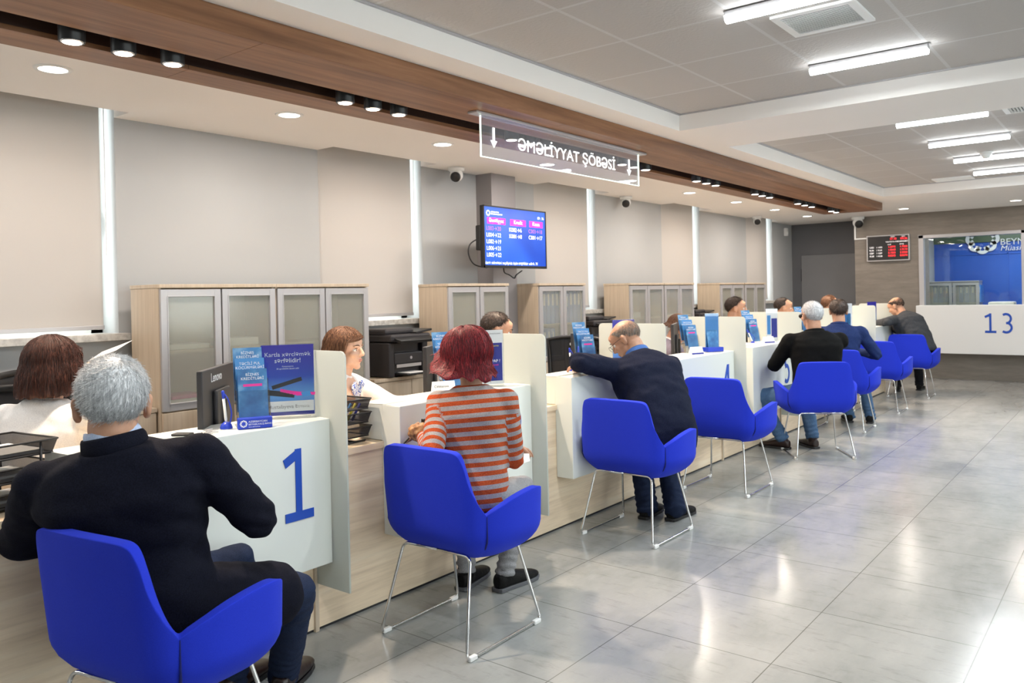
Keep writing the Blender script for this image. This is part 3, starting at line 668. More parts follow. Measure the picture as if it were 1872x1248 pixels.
CABS = [(2.41, 'first tall pale wood cabinet with frosted doors, left one of the near pair'), (3.213, 'tall pale wood cabinet behind the woman with the blue scarf'),
        (4.87, 'single tall pale wood cabinet between the printer and the grey column'), (6.13, 'single tall pale wood cabinet filled with blue binders'),
        (7.83, 'left one of the pair of tall cabinets behind the bald man'), (8.64, 'right one of the pair of tall cabinets behind desk 4'),
        (10.25, 'left one of the farthest pair of tall cabinets'), (11.08, 'right one of the farthest pair of tall cabinets')]
for y, lb in CABS: cabinet(y, lb)
for j in range(10):
    y = 6.165+.071*j + (.03 if j > 4 else 0)
    binder('blue ring binder on the upper shelf beside the grey column, '+['first', 'second', 'third', 'fourth', 'fifth', 'sixth', 'seventh', 'eighth', 'ninth', 'tenth'][j]+' from the left', (-4.545, y, 1.119), .32 if j != 6 else .29, wd=.062)
for j in range(4):
    binder('blue ring binder on the lower shelf beside the grey column, '+['first', 'second', 'third, leaning', 'fourth, leaning'][j]+' from the left', (-4.545, 6.165+.072*j+(.02*(j > 1)), .761), .31, R(5) if j > 1 else 0, wd=.060)
# papers and folders faintly seen in the near pair
k = 0
for y, z, a, b, h, m, w in ((2.45, 1.119, .02, .30, .03, 'paper', 'on the upper shelf of the first cabinet'), (2.47, .761, .0, .33, .06, 'paper', 'at the bottom of the first cabinet'), (2.50, .823, 0, .22, .02, 'pink_ink', 'on top of the papers in the first cabinet'), (2.83, 1.119, .05, .27, .05, 'paper', 'behind the right door of the first cabinet'), (3.27, .761, 0, .25, .08, 'paper', 'at the bottom of the second cabinet'), (7.90, 1.119, .05, .25, .06, 'paper', 'on the shelf of the cabinet behind the bald man')):
    tag(MB().box(-4.76, -4.55, y+a, y+b, z+.0005, z+h).obj('paper_stack', m, bevel=.003), 'stack of documents %s' % w, 'papers', 'document stacks inside the glazed cabinets')
# low cabinets with printers
def lowcab(y, lb, W=.80):
    t = thing('low_cabinet', lb, 'cabinet', (-4.545, y, 0), group='low wooden cabinets under the windows')
    MB().box(-.34, -.02, 0, W, 0, .765).obj('body', 'oak_v', t)
    MB().box(-.345, .004, -.002, W+.002, .765, .79).obj('top_panel', 'oak_v', t, bevel=.002)
    MB().box(-.018, 0, .004, W*.5-.002, .02, .76).obj('door', 'oak_v', t, bevel=.002)
    for i in (0, 1):
        a = W*.5+i*W*.25
        d = MB().box(-.018, 0, a+.003, a+W*.25-.003, .02, .76).obj('door', 'oak_v', t, bevel=.002)
        yh = a+(W*.19 if i == 0 else W*.07)
        MB().tube([(0, yh, .72), (.026, yh, .72), (.026, yh, .54), (0, yh, .54)], .006, 8).obj('handle', 'chrome', d, True)
    return t
lowcab(4.085, 'low pale wood cabinet under the second window holding the black printer', .78); lowcab(1.60, 'low pale wood cabinet beside the first tall cabinet, behind the grey-haired man', .80)
lowcab(6.98, 'low wooden cabinet under the third window, behind the mesh office chair'); lowcab(9.45, 'low wooden cabinet under the fourth window')
def printer(lb, y, rz=0, x=-4.66):
    t = thing('office_printer', lb, 'printer', (x, y, .79), rz, group='black office printers under the windows')
    MB().box(-.16, .14, -.21, -.155, .004, .27).box(-.16, .14, .15, .21, .004, .27).box(-.16, .10, -.155, .15, .004, .27).box(-.16, .14, -.155, .15, .10, .19).obj('body', 'dark_plastic', t, bevel=.012)
    MB().box(-.16, .17, -.215, .215, .275, .33).obj('scanner_lid', 'dark_plastic', t, bevel=.015)
    MB().box(-.14, .10, -.21, .10, .325, .375).obj('document_feeder', 'dark_plastic', t, bevel=.018)
    MB().obox((.06, .15, .345), (1, 0, 0), (0, 1, .12), (0, -.12, 1), .10, .09, .008).obj('feeder_tray', 'black_plastic', t, bevel=.004)
    MB().obox((.195, .02, .285), (1, 0, -.25), (0, 1, 0), (.25, 0, 1), .045, .20, .012).obj('control_panel', 'black_plastic', t, bevel=.004)
    MB().box(.08, .24, -.12, .10, .02, .032).obj('paper_tray', 'black_plastic', t, bevel=.004)
    MB().box(.09, .235, -.09, .09, .033, .037).obj('paper_sheet', 'paper', t)
    MB().box(.1395, .1405, -.155+.02, .15-.02, .075, .10).obj('output_slot', 'alu', t)
    MB().lathe((.1395, .02, .145), [(.001, 0), (.012, 0), (.012, .002), (.001, .0025)], 20, (1, 0, 0)).obj('badge', 'alu', t)
    for sx in (-.1, .1):
        MB().lathe((sx, -.1, 0), [(.012, 0), (.012, .005)], 8).lathe((sx, .1, 0), [(.012, 0), (.012, .005)], 8).obj('foot', 'black_plastic', t)
    return t
printer('black multifunction printer on the low cabinet right of the woman with the blue scarf', 4.43)
printer('black printer under the third window behind the bald man', 7.28)
printer('black printer with open feeder under the fourth window beside desk 4', 9.80)

# ---------------------------------------------------------------- blue armchair
def cr(P, n=8):
    out = []
    for i in range(len(P)-1):
        p0, p1, p2, p3 = P[max(i-1, 0)], P[i], P[i+1], P[min(i+2, len(P)-1)]
        for k in range(n):
            u = k/n; out.append(tuple(.5*((2*b)+(c-a)*u+(2*a-5*b+4*c-d)*u*u+(3*b-a-3*c+d)*u**3) for a, b, c, d in zip(p0, p1, p2, p3)))
    out.append(tuple(P[-1])); return out
def make_chair():
    t = thing('visitor_chair', 'x', 'chair', group='blue upholstered visitor chairs with chrome sled legs')
    #      x     y     ztop  zbot
    half = [(.205, .205, .50, .415), (.255, .190, .585, .400), (.285, .145, .617, .395), (.290, .075, .617, .392), (.286, .0, .605, .390), (.274, -.055, .585, .388), (.257, -.090, .564, .386), (.243, -.107, .552, .385),
            (.233, -.122, .590, .385), (.221, -.132, .655, .385), (.209, -.138, .725, .385), (.197, -.143, .778, .385), (.178, -.147, .798, .385), (.135, -.151, .803, .385), (.06, -.156, .805, .385), (0, -.157, .805, .385)]
    path = cr(half, 4); full = path+[(-a, b, c, d) for a, b, c, d in path[::-1][1:]]
    nv = 14; vs = []; fs = []
    for (x, y, zt, zb) in full:
        P = V((x, y)); cen = V((0, .05)); out = (P-cen)
        for j in range(nv+1):
            z = zb+(zt-zb)*j/nv
            tuck = max(0, (.475-z)/.09)**2*.085
            k = 1-tuck/max(out.length, .1)
            q = cen+out*k
            back = max(0, min(1, (-y-.06)/.07))
            q.y -= back*.11*max(0, z-.45); 
            arm = 1-back
            q.x += math.copysign(1, x if x else 1)*arm*.04*max(0, z-.48) if x else 0
            # backrest hugs the sitter: middle slightly hollow and narrower towards the top
            vs.append((q.x, q.y, z))
    n = nv+1
    for i in range(len(full)-1):
        for j in range(nv): fs.append((i*n+j, (i+1)*n+j, (i+1)*n+j+1, i*n+j+1))
    o = MB().add(vs, fs).obj('shell', 'fabric_blue', t, True)
    s = o.modifiers.new('s', 'SOLIDIFY'); s.thickness = .034; s.offset = 1 
    s2 = o.modifiers.new('b', 'BEVEL'); s2.width = .012; s2.segments = 3; s2.limit_method = 'ANGLE'; s2.angle_limit = R(60)
    # seat cushion and underside pan
    def sup(rx, ry, z, nn=36, p=3.2, cy=.05): return [(math.copysign(abs(math.cos(2*PI*k/nn))**(2/p), math.cos(2*PI*k/nn))*rx, cy+math.copysign(abs(math.sin(2*PI*k/nn))**(2/p), math.sin(2*PI*k/nn))*ry, z) for k in range(nn)]
    def stack(rings):
        g = MB(); m = len(rings[0]); v = [p for r_ in rings for p in r_]; f = [(i*m+k, i*m+(k+1) % m, (i+1)*m+(k+1) % m, (i+1)*m+k) for i in range(len(rings)-1) for k in range(m)]
        f += [tuple(range(m))[::-1], tuple((len(rings)-1)*m+k for k in range(m))]; return g.add(v, f)
    stack([sup(.19, .155, .382), sup(.215, .17, .388), sup(.23, .180, .41), sup(.235, .185, .435), sup(.225, .175, .452), sup(.19, .15, .46)]).obj('seat', 'fabric_blue', t, True)
    stack([sup(.17, .14, .374), sup(.18, .15, .376), sup(.18, .15, .384)]).obj('seat_pan', 'chrome', t, 'auto')
    for sx in (-1, 1):
        pts = [(sx*.243, -.104, z) for z in (.545, .52, .49, .46)]+[(sx*.236, -.099, .44), (sx*.218, -.087, .415), (sx*.193, -.068, .392)]
        off = [V((sx*.030, -.026, 0))]*len(pts)
        g = MB(); pp = [V(a)+b*1.02 for a, b in zip(pts, off)]
        g.tube(pp, [.0015, .0018, .0022, .003, .004, .0045, .004], 8).obj('seam', 'seam_blue', t)
    def rp(P, r=.03, n=5):
        P = [V(p) for p in P]; out = [P[0]]
        for i in range(1, len(P)-1):
            a = (P[i-1]-P[i]).normalized(); b = (P[i+1]-P[i]).normalized()
            for k in range(n+1): u = k/n; out.append((P[i]+a*r)*(1-u)**2+P[i]*2*u*(1-u)+(P[i]+b*r)*u*u)
        return out+[P[-1]]
    for sx in (-1, 1):
        x0, x1 = .175*sx, .235*sx
        MB().tube(rp([(0, -.12, .372), (x0*1.05, -.13, .372), (x1, -.225, .009), (x1, .265, .009), (x0*1.05, .17, .372), (0, .165, .372)]), .0065, 10).obj('sled_leg', 'chrome', t, True)
        for y in (-.19, .235): MB().box(x1-.010, x1+.010, y-.022, y+.022, .0, .018).obj('glide', 'paper', t, bevel=.004)
    MB().box(-.292, -.286, -.09, -.06, .46, .50).obj('care_label', 'paper', t)
    return t
ch = make_chair()
CH = [(-2.235, 1.16, 9, 'blue armchair under the grey-haired man in the dark jacket, nearest the camera'), (-2.30, 2.51, 1, 'blue armchair behind the woman in the striped sweater'), (-2.37, 4.13, 0, 'blue armchair of the bald man who leans over desk 3'),
      (-2.375, 5.44, 0, 'empty blue armchair in front of the desk numbered 4'), (-2.206, 6.94, 34, 'blue armchair of the man in the black sweater, turned to the counter'), (-2.40, 8.38, 2, 'blue armchair of the man in blue suit, mostly hidden behind the man in black'),
      (-2.41, 9.80, 1, 'empty blue armchair near the far end, second from the stone wall'), (-2.40, 11.30, 1, 'farthest blue armchair, in front of the leaning man in grey')]
for i, (x, y, a, lb) in enumerate(CH):
    if i == 0: ch.location = (x, y, 0); ch.rotation_euler = (0, 0, R(a)); ch['label'] = lb
    else: dup(ch, (x, y, 0), R(a), lb)

# ---------------------------------------------------------------- office chairs
def office_chair(lb, x, y, rz, mesh=True):
    t = thing('office_chair', lb, 'chair', (x, y, 0), rz, group='black office chairs of the staff')
    mb = MB()
    for q in range(5):
        a = 2*PI*q/5; mb.tube([(0, 0, .10), (.30*math.cos(a), .30*math.sin(a), .07)], [.022, .014], 8)
    mb.obj('star_base', 'black_plastic', t, True)
    for q in range(5):
        a = 2*PI*q/5; MB().lathe((.30*math.cos(a), .30*math.sin(a)-.012, .028), [(.02, 0), (.028, .004), (.028, .02), (.02, .024)], 14, (0, 1, 0)).obj('caster', 'black_plastic', t, True)
    MB().tube([(0, 0, .1), (0, 0, .42)], [.03, .022], 12).obj('gas_lift', 'black_plastic', t, True)
    MB().box(-.24, .24, -.22, .25, .43, .49).obj('seat', 'dark_plastic', t, bevel=.03)
    n = 9; w0, w1, z0, z1 = .20, .225, .56, 1.03
    def bp(u, v):
        z = z0+(z1-z0)*v; x_ = (w0+(w1-w0)*v)*u; return V((x_, -.26-.05*v+.05*u*u-.03*math.sin(v*PI), z+.02*(1-u*u)*v))
    pts = [bp(u, v) for u, v in [(-1, 0), (-1, .33), (-1, .66), (-1, 1), (-.5, 1.0), (0, 1.0), (.5, 1), (1, 1), (1, .66), (1, .33), (1, 0), (.5, 0), (0, 0), (-.5, 0), (-1, 0)]]
    MB().tube(pts, .017, 8).obj('back_frame', 'black_plastic', t, True)
    vs = [bp(-1+2*i/n, j/n) for i in range(n+1) for j in range(n+1)]; fs = [(i*(n+1)+j, (i+1)*(n+1)+j, (i+1)*(n+1)+j+1, i*(n+1)+j+1) for i in range(n) for j in range(n)]
    b = MB().add(vs, fs).obj('backrest', MESHBLK if mesh else 'grey_plastic', t, True); s = b.modifiers.new('s', 'SOLIDIFY'); s.thickness = .004
    if mesh: MB().box(-.05, .05, -.325, -.295, .975, 1.0).obj('back_handle', 'paper', t, bevel=.008)
    MB().tube([(0, -.05, .44), (0, -.29, .46), (0, -.31, .75)], .018, 8).obj('back_post', 'black_plastic', t, True)
    for sx in (-1, 1):
        MB().tube([(sx*.20, .0, .45), (sx*.28, 0, .46), (sx*.28, -.02, .66)], .015, 8).box(min(sx*.255, sx*.305), max(sx*.255, sx*.305), -.12, .14, .655, .68).obj('armrest', 'black_plastic', t, True)
    return t
office_chair('black office chair back beside the dark red haired woman, at the left picture edge', -4.10, 1.53, R(60), False)
office_chair('dark office chair under the first window behind the dark red hair', -4.42, 1.86, R(-60), False)
office_chair('empty black mesh office chair behind the desk numbered 3', -3.62, 5.28, R(-160))
office_chair('black office chair of the woman with the blue scarf', -3.62, 2.86, R(-80), False)

# ---------------------------------------------------------------- monitors
def monitor(lb, x, y, z, rz, brand=False, w=.47, h=.29):
    t = thing('computer_monitor', lb, 'monitor', (x, y, z), rz, group='computer monitors on the staff desks')
    # local -y is the rear
    MB().box(-w/2, w/2, -.010, .012, .10, .10+h).obj('casing', 'grey_plastic', t, bevel=.004)
    MB().box(-w/2+.008, w/2-.008, .0115, .0135, .118, .10+h-.008).obj('display', 'black_plastic', t)
    MB().box(-.10, .10, -.03, -.010, .15, .30).obj('rear_housing', 'grey_plastic', t, bevel=.008)
    MB().box(-.025, .025, -.045, -.030, .0, .26).obj('neck', 'black_plastic', t, bevel=.004)
    MB().box(-.12, .12, -.11, .06, 0, .012).obj('base', 'black_plastic', t, bevel=.003)
    if brand: text_mesh('Lenovo', .052, 'white_ink', 'lettering', t, (-.12, -.0108, .335), (1, 0, 0), (0, 0, 1), .0004)
    return t
monitor('dark monitor with white lettering seen from behind, beside the leaflet holder of desk 1', -3.03, 1.86, .746, R(133), True)
monitor('dark monitor on desk 2 seen edge-on left of the red-haired woman', -3.16, 3.30, .746, R(120))
monitor('dark monitor on desk 3 seen edge-on left of the leaflets', -3.19, 4.78, .746, R(117))
monitor('dark monitor on desk 4 beside the leaflets, in front of the bent staff head', -3.14, 6.20, .746, R(112))
# ================================================================ THINGS ON THE COUNTERS
ZL = .9125                                                            # top of the white ledge
def frame_of(rz): return V((math.cos(rz), math.sin(rz), 0))
def leaflet(parent, w, h, o, tilt, title, top='leaf_top', body='leaf_blue', pill=False, sz=.0150):
    """one printed leaflet stood in a pocket: o bottom centre, local x right, reading side -y"""
    c, s = math.cos(tilt), math.sin(tilt); U = V((0, s, c)); Nn = V((0, -c, s)); o = V(o)
    f = MB().obox(o+U*h/2, (1, 0, 0), U, Nn, w/2, h/2, .0012).obj('leaflet', body, parent)
    if title:
        for i, l in enumerate(title): text_mesh(l, sz, 'white_ink', 'lettering', f, o+U*(h-.026-i*sz*1.05)+Nn*.0016, (1, 0, 0), U, .0002, 'CENTER')
    if pill: MB().obox(o+U*(h*.70)+Nn*.0014, (1, 0, 0), U, Nn, w*.32, .005, .0004).obj('price_pill', 'pink_ink', f)
    return f
def leaflet_holder(lb, x, y, rz, tiers=3, base=True, w=.105, top=.25, txt=True, z=ZL):
    t = thing('leaflet_holder', lb, 'leaflet holder', (x, y, z), rz, group='acrylic leaflet holders on the ledges')
    ti = R(13)
    T = [(['BİZNES', 'KREDİTLƏRİ'], 'leaf_blue', True), (['TƏCİLİ PUL', 'KÖÇÜRMƏLƏRİ'], 'leaf_light', False), (['BİZNES', 'KREDİTLƏRİ'], 'leaf_blue', False)]
    for k in range(tiers):
        yy = -.022+.044*k; zz = .018+.040*k; a = T[k % 3]
        leaflet(t, w*.94, .21, (0 if not txt else -.004*k, yy, zz), ti, a[0] if txt else None, body=a[1], pill=a[2])
        c, s = math.cos(ti), math.sin(ti); U = V((0, s, c)); Nn = V((0, -c, s)); o = V((0, yy-.006, zz-.008))
        MB().obox(o+U*.065, (1, 0, 0), U, Nn, w/2+.003, .07, .0008).obox(o+U*.065+V((w/2+.003, .012, 0)), Nn, U, (1, 0, 0), .014, .07, .0008).obox(o+U*.065+V((-w/2-.003, .012, 0)), Nn, U, (1, 0, 0), .014, .07, .0008).obj('pocket', ACRYL, t)
    MB().box(-w/2-.005, w/2+.005, -.045, .105, 0, .004).obj('foot_plate', ACRYL, t)
    if base:
        b = MB().box(-w/2-.005, w/2+.005, -.052, -.020, .0, .042).obj('blue_base', 'brand_blue', t, bevel=.003)
        if txt:
            rosette(b, (-w*.36, -.0525, .021), (1, 0, 0), (0, 0, 1), (0, -1, 0), .0125, 'white_ink')
            text_mesh('AZƏRBAYCAN', .0105, 'white_ink', 'lettering', b, (-w*.21, -.0525, .024), (1, 0, 0), (0, 0, 1), .0002)
            text_mesh('BEYNƏLXALQ BANKI', .0092, 'white_ink', 'lettering', b, (-w*.21, -.0525, .014), (1, 0, 0), (0, 0, 1), .0002)
            text_mesh('www.abb-bank.az', .006, 'white_ink', 'lettering', b, (-w*.21, -.0525, .006), (1, 0, 0), (0, 0, 1), .0002)
    return t
leaflet_holder('three-tier acrylic holder of blue leaflets with solid blue base on desk 1', -2.745, 1.84, R(62), w=.118)
def stand(lb, x, y, rz, w, h, m='poster_print', z=ZL):
    t = thing('poster_stand', lb, 'poster stand', (x, y, z), rz, group='acrylic poster stands on the ledges')
    MB().box(-w/2-.004, w/2+.004, -.0035, -.0022, .0, h+.012).box(-w/2-.004, w/2+.004, .0022, .0035, .0, h+.012).box(-w/2-.006, w/2+.006, -.03, .03, 0, .004).obj('acrylic_sleeve', ACRYL, t)
    p = MB().box(-w/2, w/2, -.0012, .0012, .012, h+.008).obj('poster', m, t)
    return t, p
# main poster of desk 1
t, p = stand('large violet-blue card advert in acrylic stand on desk 1 against the glass', -2.815, 2.055, R(54), .21, .297)
def pt(s, x, z, sz, b=0, m='white_ink', al='CENTER', xs=1): return text_mesh(s, sz, m, 'lettering', p, (x, -.0016, z), (1, 0, 0), (0, 0, 1), .0002, al, bold=b*.3, xs=xs)
pt('Kartla xərcləmək', 0, .257, .0255); pt('sərfəlidir!', 0, .231, .0265, .0008); pt('Kampaniyamız', 0, .213, .008, .0001); pt('30 aprelədək davam edir', 0, .203, .009, .0002)
MB().box(-.1025, .1025, -.0018, -.0011, .027, .071).obj('name_strip', 'paper', p); pt('Mustafayeva Esmira', .0, .041, .0215, .0003, 'dark_plastic', xs=1)
MB().box(-.1025, .1025, -.0017, -.0011, .012, .027).obj('footer_band', 'print_blue', p)
q = MB(); q.obox((-.005, -.002, .145), (1, 0, .28), (0, 1, 0), (-.28, 0, 1), .062, .0006, .008).obox((-.03, -.002, .102), (1, 0, -.14), (0, 1, 0), (.14, 0, 1), .055, .0006, .011).obj('wallet_print', 'dark_plastic', p)
q = MB()
for i in range(6): q.obox((.005+.013*i, -.0024-.0002*i, .108-.002*i), (1, 0, -.25+.05*i), (0, 1, 0), (.2, 0, 1), .038, .0004, .006)
q.obj('banknote_print', 'pink_ink', p); MB().obox((.072, -.004, .098), (1, 0, .15), (0, 1, 0), (-.4, 0, 1), .018, .0005, .010).obj('card_print', 'leaf_light', p)
def desk_pen(lb, x, y, rz=0, z=ZL, lean=(-.08, .03)):
    t = thing('desk_pen', lb, 'pen', (x, y, z), rz, group='blue pens in desk holders')
    MB().lathe((0, 0, 0), [(.023, 0), (.024, .004), (.020, .016), (.009, .026)], 20).obj('pen_base', 'brand_blue', t, True)
    d = V((lean[0], lean[1], 1)).normalized()
    a = V((0, 0, .022)); MB().tube([a, a+d*.014, a+d*.095], [.0035, .0055, .0055], 10).obj('barrel', 'paper', t, True)
    MB().tube([a+d*.094, a+d*.122, a+d*.126], [.006, .006, .003], 10).obj('cap', 'brand_blue', t, True)
    b = V((.014, 0, .02)); cable('spring_cord', [b, b+V((.006, 0, .04)), a+d*.09+V((.016, 0, .0)), a+d*.118], .0028, 'brand_blue', t)
    return t
desk_pen('blue desk pen with cord stand beside the leaflet holder of desk 1', -2.80, 1.755, R(60))
t = thing('phone', 'dark phone lying on the ledge of desk 1', 'phone', (-2.80, 1.575, ZL), R(30)); MB().box(-.035, .035, -.02, .02, 0, .009).obj('casing', 'black_plastic', t, bevel=.003)
t = thing('key_bunch', 'bunch of metal keys beside the phone on desk 1', 'keys', (-2.76, 1.64, ZL), R(20))
for k in range(5):
    a = R(40*k-60); dx, dy = math.cos(a), math.sin(a)
    g = MB().obox((dx*.016, dy*.016, .003+.002*k), (dx, dy, 0), (-dy, dx, 0), (0, 0, 1), .009, .009, .0012).obox((dx*.036, dy*.036, .003+.002*k), (dx, dy, 0), (-dy, dx, 0), (0, 0, 1), .014, .0035, .0012).obj('key', 'alu', t)
MB().tube([(.012*math.cos(2*PI*k/14), .012*math.sin(2*PI*k/14), .006) for k in range(15)], .0013, 6).obj('key_ring', 'chrome', t, True)

# wire document trays
def wire_tray(parent, w, d, z, name='wire_tray', m='black_plastic', fl=.0, h=.045):
    g = MB()
    for zz, e in ((z+h, .012), (z, 0)):
        a, b = w/2+e, d/2+e; g.tube([(-a, -b, zz), (a, -b, zz), (a, b, zz), (-a, b, zz), (-a, -b, zz)], .0035, 6, False)
    o = g.obj(name, m, parent, True)
    a0, b0, a1, b1 = w/2, d/2, w/2+.012, d/2+.012; vs = [(-a0, -b0, z), (a0, -b0, z), (a0, b0, z), (-a0, b0, z), (-a1, -b1, z+h), (a1, -b1, z+h), (a1, b1, z+h), (-a1, b1, z+h)]
    MB().add(vs, [(0, 1, 2, 3), (0, 1, 5, 4), (1, 2, 6, 5), (2, 3, 7, 6), (3, 0, 4, 7)]).obj('mesh_wall', MESHBLK, o)
    return o
t = thing('document_tray', 'stack of black wire mesh document trays with papers, left of desk console 1', 'document tray', (-2.99, .985, .745), R(8))
for k in range(3):
    wire_tray(t, .25, .32, .012+.078*k)
    MB().box(-.105, .11, -.15, .14, .016+.078*k, .026+.078*k).obj('paper_pile', 'paper', t)
for sx in (-1, 1):
    for sy in (-1, 1): MB().tube([(sx*.128, sy*.12, .0), (sx*.128, sy*.12, .30 if sx < 0 else .215)], .0045, 8).obj('post', 'black_plastic', t, True)
MB().tube([(-.128, -.12, .30), (-.128, .12, .30)], .0045, 8).obj('handle_bar', 'alu', t, True)
t = thing('desk_organiser', 'three-level black wire organiser with pens on desk 2 behind the first glass', 'desk organiser', (-2.90, 2.43, .745), R(0))
for k in range(3): wire_tray(t, .15, .13, .03+.062*k, 'basket')
MB().tube([(-.05, .0, .0), (-.05, .0, .21)], .005, 8).tube([(.06, -.05, .006), (.06, .06, .006)], .005, 8).tube([(-.06, -.05, .006), (-.06, .06, .006)], .005, 8).tube([(-.06, 0, .006), (.06, 0, .006)], .005, 8).obj('stand', 'black_plastic', t, True)
for k, (cx, m) in enumerate(((-.03, 'pink_ink'), (-.01, 'leaf_light'), (.01, 'lamp_yellow'), (.03, 'print_blue'))):
    if m == 'lamp_yellow': mat(m, (.75, .65, .05), .5)
    tag(MB().tube([(-2.90+cx, 2.41+.01*k, .745+.10), (-2.89+cx, 2.45+.01*k, .745+.175)], .0055, 8).obj('marker', m, None, True), ['pink', 'light blue', 'yellow', 'dark blue'][k]+' marker standing in the wire organiser on desk 2', 'marker', 'markers in the wire organiser')

# desk 2
t, p = stand('tall white bank leaflet stand on desk 2 right of the red hair', -2.80, 3.345, R(60), .16, .297, 'paper')
rosette(p, (-.055, -.0014, .285), (1, 0, 0), (0, 0, 1), (0, -1, 0), .010, 'print_blue'); text_mesh('AZƏRBAYCAN BEYNƏLXALQ BANKI', .0065, 'dark_plastic', 'lettering', p, (-.04, -.0014, .283), (1, 0, 0), (0, 0, 1), .0002)
MB().box(.0, .074, -.0022, -.0012, .03, .235).obj('blue_panel', 'print_blue', p); MB().box(-.07, -.006, -.002, -.0012, .12, .245).obj('light_panel', 'leaf_light', p)
text_mesh('MASTER', .010, 'lamp_yellow', 'lettering', p, (.037, -.0026, .215), (1, 0, 0), (0, 0, 1), .0002, 'CENTER'); text_mesh('PAP ?', .022, 'white_ink', 'lettering', p, (.037, -.0026, .13), (1, 0, 0), (0, 0, 1), .0002, 'CENTER', bold=0); text_mesh('kredit', .013, 'pink_ink', 'lettering', p, (.037, -.0026, .112), (1, 0, 0), (0, 0, 1), .0002, 'CENTER')
leaflet_holder('blue leaflets in acrylic holder behind the red hair on desk 2', -2.86, 3.10, R(66), base=False)
def name_plate(lb, x, y, rz, s='', z=ZL):
    t = thing('name_plate', lb, 'name plate', (x, y, z), rz, group='small acrylic name plates')
    MB().prism([(0, 0), (.05, 0), (.025, .062)], (-.06, -.025, 0), (0, 1, 0), (0, 0, 1), (1, 0, 0), .12).obj('plate', 'paper', t, bevel=.001)
    MB().obox((0, -.0275+.006, .010), (1, 0, 0), (0, .4, 1), (0, 1, -.4), .058, .006, .001).obj('blue_band', 'print_blue', t)
    if s: text_mesh(s, .017, 'dark_plastic', 'lettering', t, (-.052, -.0165, .032), (1, 0, 0), (0, .37, 1), .0003)
name_plate('white name plate on desk 2 left of the red-haired woman', -2.82, 3.00, R(60), 'Cəbbarova')
# desk 3
leaflet_holder('slanted acrylic holder with blue leaflets on desk 3 beside the bald man', -2.86, 4.43, R(66), base=False, top=.3)
t, p = stand('violet advert stand behind the bald head on desk 3', -2.84, 4.84, R(60), .17, .297)
desk_pen('blue desk pen near the writing hand of the bald man', -2.90, 4.28, R(40))
# desk 4
leaflet_holder('slanted tiered leaflet holder on desk 4, left of the tall blue leaflet', -2.85, 5.93, R(62), base=False)
name_plate('small white name plate with blue band on desk 4', -2.755, 5.79, R(66))
t, p = stand('tall pale blue advert in a holder with blue base on desk 4', -2.76, 6.10, R(60), .125, .30, 'leaf_light'); MB().box(-.075, .075, -.05, .03, .0041, .04).obj('blue_base', 'brand_blue', t, bevel=.004)
leaflet(t, .10, .21, (-.005, -.024, .04), R(10), None)
# desk 5
tag(MB().box(-2.90, -2.70, 6.84, 7.10, ZL, ZL+.012).obj('paper_stack', 'paper', bevel=.001), 'white papers with dark edge lying on desk 5', 'papers')
desk_pen('pale desk pen leaning beside the name card on desk 5', -2.82, 7.10, R(66), lean=(-.5, .1))
name_plate('wide white name card with blue band on desk 5', -2.745, 7.28, R(62))
leaflet_holder('slanted holder of blue leaflets on desk 5', -2.86, 7.24, R(62), base=False)
t, p = stand('clear leaflet stand with blue card on desk 5', -2.79, 7.50, R(60), .13, .30, 'paper'); MB().box(-.005, .06, -.0022, -.0012, .04, .22).obj('blue_panel', 'print_blue', p); MB().box(-.055, -.015, -.002, -.0012, .07, .25).obj('light_panel', 'leaf_light', p)
# desks 6 to 8
leaflet_holder('blue leaflets on desk 6, left of the grey-haired man in black', -2.84, 8.62, R(62), base=False)
name_plate('white name plate on desk 6', -2.75, 8.45, R(62))
t, p = stand('white leaflet stand on desk 7 right of the dark-haired man', -2.80, 9.98, R(60), .15, .30, 'paper'); MB().box(-.04, .05, -.0022, -.0012, .03, .19).obj('light_panel', 'leaf_light', p)
t, p = stand('blue-topped advert stand on desk 8 beside the farthest chair', -2.82, 11.15, R(60), .15, .297)
# in the cash room
t = cabinet(0, 'grey cabinet with glass doors and binders behind the cash window', loc=(0, 0, 0), group='cabinets of the cash room', W=.80, H=1.485, body='alu'); t.rotation_euler = (0, 0, R(-90)); t.location = (-3.01, 15.45, 0)
for j, lab in enumerate(('first', 'second', 'third', 'fourth', 'fifth', 'sixth', 'seventh', 'eighth')):
    tt = binder('blue binder with white label in the cash room cabinet, %s from the left' % lab, (-2.98+.088*j+(.04 if j > 3 else 0)+.068, 15.50, 1.119), .29, wd=.068, grp='blue binders in the cash room cabinet'); tt.rotation_euler = (0, 0, R(-90))
t = thing('cash_machine', 'white note counting machine on the cash desk behind window 13', 'machine', (-1.72, 14.15, 1.02)); MB().box(-.17, .17, -.14, .14, 0, .13).obj('body', 'white_frame', t, bevel=.02); MB().box(-.15, -.02, -.16, -.14, .01, .05).obj('front_tray', 'black_plastic', t, bevel=.004)
MB().box(-.21, -.17, -.10, .06, 0, .06).obj('side_unit', 'black_plastic', t, bevel=.01)
tag(MB().box(-2.70, -1.36, 13.86, 14.4, .99, 1.02).box(-2.70, -2.66, 13.86, 14.4, 0, .99).box(-1.40, -1.36, 13.86, 14.4, 0, .99).obj('cash_desk', 'white_matt'), 'white worktop behind the cash window', 'desk')
